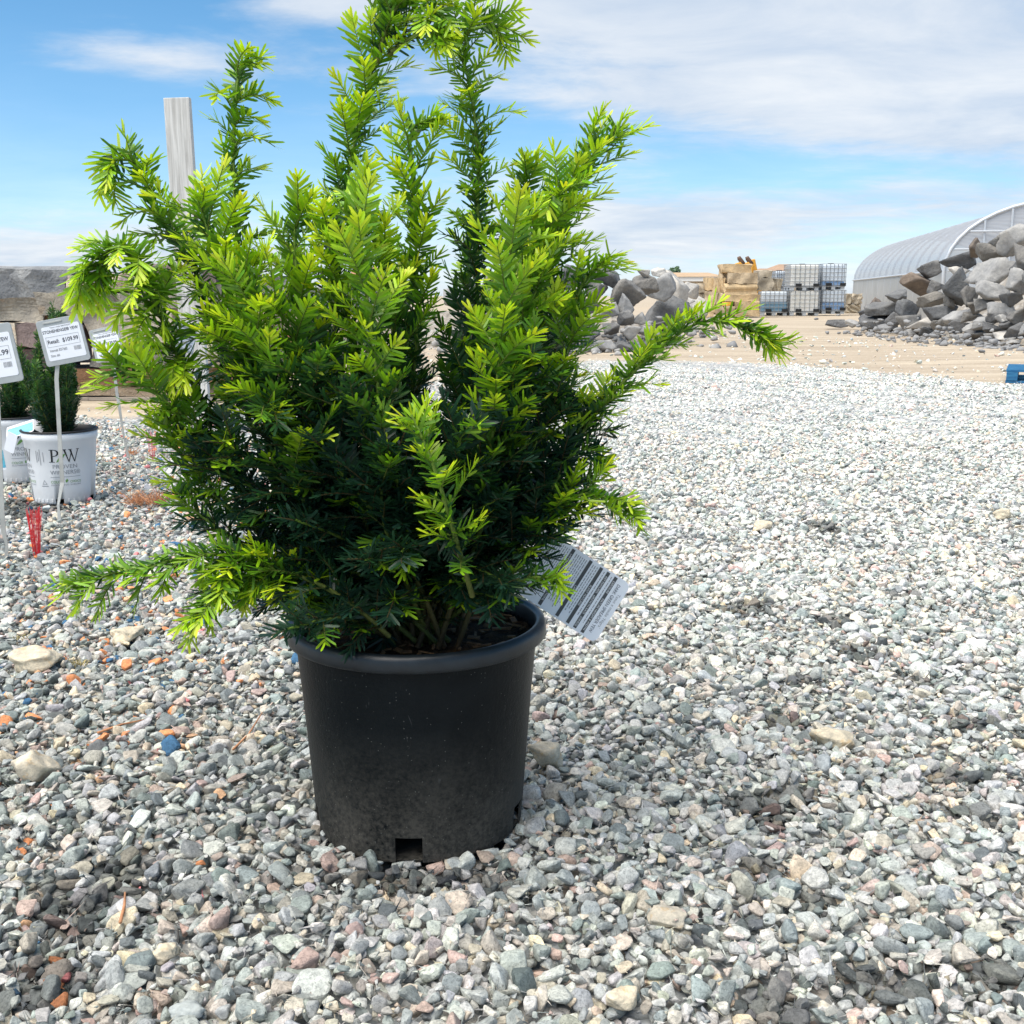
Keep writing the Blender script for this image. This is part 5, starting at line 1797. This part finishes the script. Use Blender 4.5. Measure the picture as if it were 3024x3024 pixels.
# ------------------------------------------------------------------ price signs
sign_grey = plain("grey_sign_plate", (0.40, 0.42, 0.42), 0.45, var=0.1, scale=30, metal=0.2)
paper = plain("white_label_paper", (0.80, 0.82, 0.86), 0.55, var=0.02)
ink = plain("dark_grey_ink", (0.06, 0.065, 0.085), 0.6, var=0.05)
faint = plain("faint_grey_ink", (0.28, 0.29, 0.31), 0.6, var=0.05)
stake_mat = plain("aluminium_stake", (0.46, 0.46, 0.43), 0.45, var=0.18, scale=14, metal=0.35)


def price_sign(loc, w, h, beta, yaw, lines, lab, stake, name="price_sign", pitch=0.0):
    """plate centred at loc; lines: list of (text, x, z, size, mat, align, width) in plate widths; stake: world points"""
    r_ = empty(name, (stake[-1][0], stake[-1][1], 0))
    tag(r_, lab, "price sign")
    M = Matrix.Translation(Vector(loc) - Vector(r_.location)) @ Matrix.Rotation(yaw, 4, 'Z') @ Matrix.Rotation(beta, 4, 'Y') @ Matrix.Rotation(pitch, 4, 'X')
    pl_ = MB().prism(rounded_rect(w, h, 0.010), -0.0025, 0.0025).build("plate", sign_grey, r_, bevel=0.0008)
    pl_.matrix_local = M
    lw, lh = w * 0.85, h * 0.74
    lb_ = MB().prism(rounded_rect(lw, lh, 0.006, w * 0.015, -h * 0.02), -0.0034, -0.0026).build("paper_label", paper, pl_)
    for (tx, x_, z_, size, mat_, al, wd) in lines:
        flat_text(pl_, tx, x_ * lw, z_ * lh, size * lh, mat_, -0.0039, "lettering", al, 0.018 * size * lh, wd * lw if wd else None)
    fr = MB()
    fx0, fx1, fz0, fz1, tk = -0.43 * lw, 0.44 * lw, -0.13 * lh, 0.17 * lh, 0.0008
    fr.box(fx0, fx1, -0.0039, -0.0036, fz1 - tk, fz1).box(fx0, fx1, -0.0039, -0.0036, fz0, fz0 + tk)
    fr.box(fx0, fx0 + tk, -0.0039, -0.0036, fz0 + tk, fz1 - tk).box(fx1 - tk, fx1, -0.0039, -0.0036, fz0 + tk, fz1 - tk)
    fr.build("price_frame", faint, pl_)
    bc_ = MB()
    x_ = 0.24 * lw
    rb = random.Random(5)
    while x_ < 0.42 * lw:
        b_ = rb.uniform(0.0006, 0.0018)
        bc_.box(x_, x_ + b_, -0.0039, -0.0036, -0.32 * lh, -0.20 * lh)
        x_ += b_ + rb.uniform(0.0006, 0.0016)
    bc_.build("barcode", faint, pl_)
    # folded lip of the plate
    MB().box(-w * 0.34, w * 0.08, -0.0050, -0.0026, h * 0.415, h * 0.450).build("clip_lip", stake_mat, pl_, bevel=0.0005)
    org = Vector(r_.location)
    pts = [Vector(p) - org for p, _, _ in [(q, 0, 0) for q in stake]]
    wd_ = [0.0068] * len(pts)
    V, F = [], []
    for i, p in enumerate(pts):
        ww_ = wd_[i] * (0.55 if 0 < i == len(pts) - 2 else 1.0)
        V += [p + Vector((-ww_, -0.0012, 0)), p + Vector((ww_, -0.0012, 0)), p + Vector((ww_, 0.0012, 0)), p + Vector((-ww_, 0.0012, 0))]
    for i in range(len(pts) - 1):
        for k in range(4):
            F.append((i * 4 + k, i * 4 + (k + 1) % 4, (i + 1) * 4 + (k + 1) % 4, (i + 1) * 4 + k))
    F += [(0, 1, 2, 3), tuple((len(pts) - 1) * 4 + k for k in (3, 2, 1, 0))]
    MB().add(V, F).build("stake", stake_mat, r_)
    return r_


def sign_lines(name, price, item, size):
    return [("Taxus x media 'SMNTHDPF'", 0.02, 0.43, 0.055, faint, 'CENTER', 0.55), (name, 0.0, 0.315, 0.125, ink, 'CENTER', 0.94),
            ("Retail:", -0.25, 0.02, 0.155, ink, 'CENTER', 0.30), (price, 0.20, 0.02, 0.165, ink, 'CENTER', 0.42),
            ("Item# " + item, -0.17, -0.235, 0.105, faint, 'CENTER', 0.46), ("Size: " + size, -0.29, -0.385, 0.10, faint, 'CENTER', 0.24)]


YA = 3.68
price_sign(at(187, 1006, YA), 0.145, 0.150, R(-10.5), R(4), sign_lines("STONEHENGE® YEW", "$109.99", "ES7#2", "#6"),
           "grey price sign reading Retail: $109.99 on a bent stake before a white pot",
           [at(171, 1050, YA + 0.006), at(167, 1120, YA + 0.006), at(178, 1330, YA), at(184, 1425, YA), at(172, 1490, YA - 0.02), at(177, 1548, YA - 0.03)])
YBs = 3.14
price_sign(at(-28, 1050, YBs), 0.150, 0.165, R(-9), R(4), sign_lines("STONEHENGE® YEW", "$82.99", "ES7#1", "#5"),
           "grey price sign cut off by the left picture edge, price ending in 2.99",
           [at(-10, 1130, YBs + 0.006), at(-2, 1300, YBs), at(3, 1450, YBs), at(10, 1570, YBs), at(20, 1610, YBs), at(18, 1665, YBs)])
YC = 5.1
price_sign(at(316, 1016, YC), 0.150, 0.150, R(-11), R(-12), sign_lines("STONEHENGE® YEW", "$139.99", "ES7#3", "#7"),
           "smaller looking farther price sign half hidden by a yew shoot",
           [at(335, 1070, YC + 0.006), at(345, 1160, YC + 0.006), at(352, 1200, YC), at(366, 1290, YC), at(380, 1356, YC)])
YD = 5.9
price_sign(at(548, 1000, YD), 0.150, 0.135, R(20), R(66), sign_lines("STONEHENGE® YEW", "$139.99", "ES7#3", "#7"),
           "price sign seen almost edge on in front of the wooden board",
           [at(546, 1030, YD), at(549, 1090, YD), at(553, 1150, YD), at(556, 1200, YD), at(560, 1275, YD)])

# ------------------------------------------------------------------ white pots with small yews
t = NT("white_pot_plastic")
c = t.coord()
sx = t.node('ShaderNodeSeparateXYZ')
t.l.new(c, sx.inputs[0])
w1 = t.noise(c, 14, 5, 0.6)
wcol = t.mix(t.math('MULTIPLY', t.range(sx.outputs[2], 0.0, 0.06, 1.0, 0.0), t.range(w1, 0.4, 0.7)), (0.66, 0.68, 0.70), (0.44, 0.42, 0.39))
white_pot = t.done(t.principled(wcol, 0.42, None, 0.4))
ink_black = plain("black_print", (0.012, 0.014, 0.018), 0.5, var=0.05)
ink_grey = plain("grey_print", (0.24, 0.26, 0.29), 0.5, var=0.05)
ink_green = plain("green_print", (0.12, 0.27, 0.07), 0.5, var=0.1)
PH, RT, RBt = 0.262, 0.128, 0.106


def pot_r(z):
    return RBt + (RT - RBt) * z / PH


def wrap(parent, verts, faces, mat_, name, u0, z0, k=1.0):
    """lay flat x,y print on the pot: u0 = angle offset to the right of the camera side, z0 = height"""
    V = []
    for v in verts:
        z_ = z0 + v[1] * k
        rr_ = pot_r(z_) + 0.0012
        a = -math.pi / 2 + u0 + v[0] * k / rr_
        V.append((rr_ * math.cos(a), rr_ * math.sin(a), z_))
    return MB().add(V, faces).build(name, mat_, parent)


def serif_P():
    m = []
    q = lambda x0, x1, z0, z1: [(x0, z0), (x1, z0), (x1, z1), (x0, z1)]
    polys = [q(0.16, 0.30, 0.04, 0.96), q(0.02, 0.44, 0.0, 0.04), q(0.02, 0.30, 0.96, 1.0)]
    n = 14
    outer = [(0.36 + 0.40 * math.sin(math.pi * i / n), 0.73 + 0.27 * math.cos(math.pi * i / n)) for i in range(n + 1)]
    inner = [(0.36 + 0.25 * math.sin(math.pi * i / n), 0.73 + 0.225 * math.cos(math.pi * i / n)) for i in range(n + 1)]
    for i in range(n):
        polys.append([outer[i], outer[i + 1], inner[i + 1], inner[i]])
    polys.append([(0.301, 0.955), (0.36, 0.955), (0.36, 1.0), (0.301, 1.0)])
    polys.append([(0.301, 0.46), (0.36, 0.46), (0.36, 0.505), (0.301, 0.505)])
    return polys


def serif_W():
    P = []
    P.append([(0.06, 0.96), (0.20, 0.96), (0.47, 0.0), (0.41, 0.0)])
    P.append([(0.41, 0.0), (0.47, 0.0), (0.70, 0.82), (0.655, 0.88)])
    P.append([(0.50, 0.96), (0.64, 0.96), (0.90, 0.0), (0.84, 0.0)])
    P.append([(0.84, 0.0), (0.90, 0.0), (1.20, 0.96), (1.14, 0.96)])
    P += [[(0.0, 0.961), (0.28, 0.961), (0.28, 1.0), (0.0, 1.0)], [(0.42, 0.961), (0.72, 0.961), (0.72, 1.0), (0.42, 1.0)], [(1.04, 0.961), (1.29, 0.961), (1.29, 1.0), (1.04, 1.0)]]
    return P


def polys_to(polys, x0, z0, s_):
    V, F = [], []
    for p in polys:
        b = len(V)
        V += [(x0 + x * s_, z0 + z * s_, 0) for x, z in p]
        F.append(tuple(range(b, b + len(p))))
    return V, F


def panel(parent, u0):
    """the printed panel, centred at angle u0"""
    s_ = 0.046
    V, F = polys_to(serif_P(), -0.054, 0.0, s_)
    wrap(parent, V, F, ink_black, "letter_p", u0, 0.156)
    V, F = polys_to(serif_W(), -0.006, 0.0, s_)
    wrap(parent, V, F, ink_black, "letter_w", u0, 0.156)
    leaf = [(-0.030, -0.002), (-0.018, 0.004), (-0.006, 0.014), (0.004, 0.030), (-0.008, 0.027), (-0.020, 0.016)]
    wrap(parent, [(x, z, 0) for x, z in leaf], [tuple(range(6))], ink_green, "leaf_emblem", u0, 0.1565)
    for (tx, z_, size, wd, mt) in (("PROVEN", 0.139, 0.021, 0.084, ink_grey), ("WINNERS®", 0.118, 0.021, 0.104, ink_grey), ("COLOR", 0.083, 0.014, 0.042, ink_green),
                                   ("CHOICE", 0.083, 0.012, 0.038, ink_green), ("FLOWERING SHRUBS", 0.072, 0.0075, 0.102, ink_grey)):
        vs_, fs = text_arrays(tx, size, 'CENTER')
        w_ = max(v[0] for v in vs_) - min(v[0] for v in vs_)
        off = {"COLOR": -0.031, "CHOICE": 0.033}.get(tx, 0.0)
        vs_ = [(v[0] * wd / w_ + off, v[1], 0) for v in vs_]
        wrap(parent, vs_, fs, mt, "lettering", u0, z_)
    n = 10
    V = [(-0.052 + 0.104 * i / n, dz_, 0) for dz_ in (0, 0.0014) for i in range(n + 1)]
    F = [(i, i + 1, n + 2 + i, n + 1 + i) for i in range(n)]
    wrap(parent, V, F, ink_grey, "rule_line", u0, 0.101)
    wrap(parent, [(0.0, 0.0, 0), (0.008, 0.008, 0), (0.004, 0.016, 0), (-0.003, 0.008, 0)], [(0, 1, 2, 3)], ink_green, "leaf_emblem", u0, 0.079)


def white_stock(cx, cy, turn, lab):
    r_ = empty("printed_pot", (cx, cy, 0.006))
    tag(r_, lab, "plant pot", "white printed pots at the left")
    scal = [(0, 0), (0, 0)]
    seg = 120
    prof_ = [(RBt - 0.002, 0.0), (RBt, 0.006), (pot_r(0.02), 0.02), (pot_r(0.13), 0.13), (pot_r(0.225), 0.225), (RT + 0.002, 0.232), (RT + 0.004, PH - 0.004)]
    nt = [R(270 + turn + a) for a in (6, 78, 150, 222, 294)]
    v, f = lathe(prof_, seg, lambda i, k: i < 2 and any(abs((2 * math.pi * (k + .5) / seg - n_ + math.pi) % (2 * math.pi) - math.pi) < R(8) for n_ in nt))
    w_ = MB().add(v, f).build("pot_wall", white_pot, r_, smooth=True)
    sm_ = w_.modifiers.new("thickness", 'SOLIDIFY')
    sm_.thickness = 0.002
    sm_.offset = -1
    v, f = lathe([(RT + 0.0042, PH - 0.004), (RT + 0.007, PH - 0.002), (RT + 0.0072, PH + 0.002), (RT + 0.004, PH + 0.004), (RT, PH + 0.003), (RT - 0.003, PH - 0.02), (RT - 0.006, PH - 0.06)], 72)
    MB().add(v, f).build("pot_rim", black_mat, r_, smooth=True)
    v, f = lathe([(RT - 0.004, PH - 0.035), (0.05, PH - 0.03), (0.001, PH - 0.028)], 40)
    MB().add(v, f).build("soil", soil_mat, r_, smooth=True)
    v, f = lathe([(RBt - 0.003, 0.004), (0.001, 0.005)], 40)
    MB().add(v, f).build("pot_floor", black_mat, r_)
    for k in range(36):           # dimples round the foot
        a = 2 * math.pi * k / 36
        if any(abs((a - n_ + math.pi) % (2 * math.pi) - math.pi) < R(11) for n_ in nt):
            continue
        rr_ = pot_r(0.014) + 0.0008
        M = Matrix.Rotation(a, 4, 'Z') @ Matrix.Translation((rr_, 0, 0.014))
        MB().box(-0.001, 0.001, -0.0035, 0.0035, -0.006, 0.006, M).build("foot_dimple", ink_grey if False else white_pot, r_, bevel=0.0008)
    return r_


wp1 = white_stock(WP1[0], WP1[1], 8, "white printed pot with black rim standing behind the price sign stake")
panel(wp1, R(27))
panel(wp1, R(-58))
# recycling mark
tri = []
for i in range(3):
    a0, a1 = R(90 + 120 * i), R(90 + 120 * (i + 1))
    p0, p1 = np.array((math.cos(a0), math.sin(a0))) * 0.011, np.array((math.cos(a1), math.sin(a1))) * 0.011
    q0, q1 = p0 * 0.72, p1 * 0.72
    tri.append([tuple(p0), tuple(p1), tuple(q1), tuple(q0)])
V, F = [], []
for p in tri:
    b = len(V)
    V += [(x, z, 0) for x, z in p]
    F.append((b, b + 1, b + 2, b + 3))
wrap(wp1, V, F, ink_grey, "recycling_mark", R(-11), 0.080)
wrap(wp1, [(-0.013, 0, 0), (0.013, 0, 0), (0.013, 0.0025, 0), (-0.013, 0.0025, 0)], [(0, 1, 2, 3)], ink_grey, "recycling_caption", R(-11), 0.067)
for k, (u_, za, zb) in enumerate(((-21, 0.155, 0.198), (-17.5, 0.160, 0.194), (-14, 0.145, 0.203), (-8, 0.157, 0.193))):
    wrap(wp1, [(-0.0012, 0, 0), (0.0012, 0, 0), (0.0012, zb - za, 0), (-0.0012, zb - za, 0)], [(0, 1, 2, 3)], faint, "small_print", R(u_), za)
wp2 = white_stock(WP2[0], WP2[1], -20, "second white printed pot half hidden at the left picture edge")
panel(wp2, R(40))


def small_yew(cx, cy, h, spread, n, lab, seed, lean=(0, 0)):
    rg_ = np.random.default_rng(seed)
    o_ = np.array((cx, cy, 0.23))
    r_ = empty("potted_yew", o_)
    tag(r_, lab, "shrub", "small yews in the white pots")
    for k in range(n):
        a, q_ = rg_.uniform(0, 6.28), spread * math.sqrt(rg_.random())
        hh_ = h * rg_.uniform(0.45, 1.0) * (1.1 - 0.35 * q_ / spread)
        tip = o_ + np.array((q_ * math.cos(a) + lean[0] * hh_, q_ * math.sin(a), hh_))
        bs = o_ + np.array((q_ * math.cos(a), q_ * math.sin(a), 0)) * 0.25
        mid = (bs + tip) / 2 + np.array((math.cos(a), math.sin(a), 0)) * spread * 0.22
        pl = Plant(rg_)
        pl.branch([bs, mid, tip], r0=0.003, b0=0.25, bw=0.6, first=0.08, gap=0.016, lmin=0.025, lmax=0.055, droop=-0.2, nlen=0.020, amax=0.46, density=1.7, tips=False, ang=0.7)
        pl.build(r_, o_)


p_top = at(160, 925, WP1[1])
small_yew(WP1[0] + 0.01, WP1[1], p_top[2] - 0.23, 0.125, 26, "dark olive upright small yew in the white pot behind the price sign", 91)
p_top = at(20, 1010, WP2[1])
small_yew(WP2[0] - 0.02, WP2[1], p_top[2] - 0.23, 0.12, 20, "dark small yew at the left picture edge in the half hidden white pot", 92)

# plant tags in the white pots
cyan = None
t = NT("printed_plant_tag")
c = t.coord()
tg = t.noise(c, 30, 5, 0.65)
cyan = t.done(t.principled(t.ramp(tg, [(0.3, (0.04, 0.20, 0.30)), (0.48, (0.12, 0.46, 0.62)), (0.62, (0.10, 0.36, 0.36)), (0.75, (0.45, 0.70, 0.82))]), 0.35, None, 0.5))


def plant_tag(loc, w, h, beta, yaw, mat_, lab, pitch=0.0):
    o = empty("plant_tag", loc, None)
    tag(o, lab, "plant tag")
    M = Matrix.Rotation(yaw, 4, 'Z') @ Matrix.Rotation(beta, 4, 'Y') @ Matrix.Rotation(pitch, 4, 'X')
    c_ = MB().prism(rounded_rect(w, h, 0.006), -0.0006, 0.0006).build("card", paper, o)
    c_.matrix_local = M
    if mat_ is not paper:
        MB().prism(rounded_rect(w * 0.93, h * 0.72, 0.004, 0, -h * 0.06), -0.0011, -0.0007).build("printed_picture", mat_, c_)
    return o


plant_tag(at(60, 1268, WP1[1] - 0.03), 0.115, 0.052, R(-17), R(-8), cyan, "turquoise printed plant tag lying over the rim of the white pot", R(-35))
plant_tag(at(112, 1258, WP1[1] + 0.02), 0.05, 0.035, R(28), R(0), paper, "white crumpled tag at the foot of the small yew in the white pot", R(-30))
plant_tag(at(32, 1307, WP1[1] - 0.12), 0.040, 0.075, R(24), R(-10), paper, "small white hanging tag between the two white pots", R(8))
plant_tag(at(3, 1350, 3.6), 0.022, 0.085, R(-4), R(0), cyan, "blue and white tag strip at the left picture edge", R(4))

# ------------------------------------------------------------------ care tag hanging on the black pot
care = empty("care_tag", at(1684, 1730, 1.545))
tag(care, "white plant care tag with dark text bars hanging beside the black pot rim", "plant tag")
card_w, card_h = 0.100, 0.150
M = Matrix.Rotation(R(-14), 4, 'X') @ Matrix.Rotation(R(8), 4, 'Z') @ Matrix.Rotation(R(123), 4, 'Y')
card = MB().prism(rounded_rect(card_w, card_h, 0.010), -0.0004, 0.0004).build("card", plain("white_care_card", (0.80, 0.82, 0.86), 0.5, var=0.02), care)
card.matrix_local = M
ZT = card_h / 2
bar_ink = plain("charcoal_print_bar", (0.075, 0.078, 0.080), 0.6, var=0.05)
white_ink = plain("white_print", (0.80, 0.80, 0.80), 0.6, var=0.02)


def bar(z, h_, x0=-0.47, x1=0.47):
    MB().box(x0 * card_w, x1 * card_w, -0.0009, -0.0006, ZT - z - h_, ZT - z).build("print_bar", bar_ink, card)


flat_text(card, "Taxus x media 'Nigra'", 0.0, ZT - 0.0075, 0.0065, faint, -0.0008)
flat_text(card, "DARK GREEN SPREADER YEW", 0.0, ZT - 0.0155, 0.0072, ink, -0.0008, width=0.080)
for (z, items) in ((0.022, (("EXPOSURE", -0.30), ("MATURE HEIGHT & WIDTH", 0.16))), (0.035, (("KEY FEATURES", -0.26), ("GROWTH RATE", 0.08), ("ZONE(S)", 0.36))),
                   (0.0475, (("PLANT FEATURES", 0.0),)), (0.066, (("CARE", 0.0),)), (0.096, (("LANDSCAPE PLANTING INSTRUCTIONS", 0.0),))):
    bar(z, 0.0052)
    for tx, x_ in items:
        flat_text(card, tx, x_ * card_w, ZT - z - 0.0026, 0.0044, white_ink, -0.0012)
rl = random.Random(9)
words = MB()


def text_lines(z0, z1, step, x0=-0.44, x1=0.44):
    z = z0
    while z < z1:
        x_ = x0 * card_w
        end = x1 * card_w * rl.uniform(0.6, 1.0)
        while x_ < end:
            l_ = rl.uniform(0.0025, 0.0075)
            words.box(x_, min(x_ + l_, end), -0.0008, -0.0006, ZT - z - 0.0011, ZT - z)
            x_ += l_ + 0.0013
        z += step


text_lines(0.030, 0.0335, 0.004)
text_lines(0.043, 0.046, 0.004)
text_lines(0.055, 0.0645, 0.0036)
text_lines(0.074, 0.094, 0.0034)
text_lines(0.104, 0.150, 0.0033)
tag(words.build("fine_print", faint, card), kind='stuff')

# ------------------------------------------------------------------ red marking whiskers
red = plain("red_bristle", (0.78, 0.035, 0.045), 0.4, var=0.2, scale=60)
pink = plain("faded_red_bristle", (0.72, 0.16, 0.19), 0.5, var=0.2, scale=60)


def whiskers(px, pyb, pyt, wt, wb, mat_, n, lab, seed):
    b = gnd(px, pyb)
    r_ = empty("marking_whiskers", (b[0], b[1], 0))
    tag(r_, lab, "marker", "red marking whiskers in the gravel")
    hh_ = at(px, pyt, b[1])[2]
    dep = b[1] * CP + CAM_H * SP
    w1_, w0_ = wt / FPX * dep / 2, wb / FPX * dep / 2
    rg_ = random.Random(seed)
    for k in range(n):
        a, q_ = rg_.uniform(0, 6.28), math.sqrt(rg_.random())
        x_, y_ = q_ * math.cos(a), q_ * math.sin(a)
        h2_ = hh_ * rg_.uniform(0.82, 1.03)
        MB().tube([(x_ * w0_, y_ * w0_, 0), (x_ * (w0_ + w1_) / 2 * rg_.uniform(0.85, 1.1), y_ * w1_ * 0.7, h2_ * 0.55), (x_ * w1_ * rg_.uniform(0.9, 1.15), y_ * w1_, h2_)],
                  0.0006, 4).build("bristle", mat_, r_)


whiskers(108, 1640, 1500, 50, 22, red, 46, "bright red bristle marker tuft in the gravel before the white pot", 3)
whiskers(450, 1358, 1272, 46, 14, pink, 22, "faded red bristle marker tuft farther back beside the second sign stake", 4)

# ------------------------------------------------------------------ dry tufts and twigs on the gravel
dry = plain("dry_needles", (0.46, 0.22, 0.11), 0.8, var=0.35, scale=40)
dry2 = plain("dry_grass", (0.36, 0.30, 0.14), 0.8, var=0.35, scale=40)


def tuft(px, py, w, h, n, mat_, lab, seed):
    b = gnd(px, py)
    dep = b[1] * CP + CAM_H * SP
    rw, rh = w / FPX * dep / 2, h / FPX * dep
    rg_ = random.Random(seed)
    m = MB()
    for k in range(n):
        a, q_ = rg_.uniform(0, 6.28), math.sqrt(rg_.random())
        x_, y_ = rw * q_ * math.cos(a), rw * 0.7 * q_ * math.sin(a)
        l_ = rg_.uniform(0.3, 1.0) * rh
        d_ = Vector((rg_.uniform(-1, 1), rg_.uniform(-1, 1), rg_.uniform(0.1, 1.0))).normalized() * l_
        p = Vector((x_, y_, 0.012 + rg_.uniform(0, rh * 0.3)))
        m.tube([p, p + d_ * 0.6 + Vector((0, 0, 0.004)), p + d_], [0.0009, 0.0009, 0.0004], 3, cap=False)
    o = m.build("dry_tuft", mat_, None, (b[0], b[1], 0))
    tag(o, lab, "dry plant", kind='stuff')


tuft(440, 1500, 110, 48, 260, dry, "orange brown dry needle clump on the gravel right of the white pot", 1)
tuft(390, 1352, 34, 30, 40, dry, "tiny dry brown tuft by the second sign stake", 2)
tuft(235, 1985, 56, 26, 26, dry2, "short dry grass tuft near the wedge shaped cream rock", 3)
tuft(68, 1905, 46, 20, 18, dry2, "dry grass stubs above the wedge shaped cream rock", 4)
for (pts, lab) in ((((290, 2190), (360, 2165), (430, 2150)), "dry brown twig lying on the gravel left of the pot"),
                   (((690, 2240), (735, 2195), (775, 2130)), "thin tan twig lying on the gravel close to the pot"),
                   (((358, 2760), (370, 2710), (372, 2670)), "short tan twig in the gravel low on the left")):
    q = [gnd(a, b) + np.array((0, 0, 0.016)) for a, b in pts]
    m = MB().tube([p - q[0] for p in q], [0.0022, 0.0018, 0.0012], 6)
    o = m.build("twig", dry, None, tuple(q[0]), smooth=True)
    tag(o, lab, "twig")
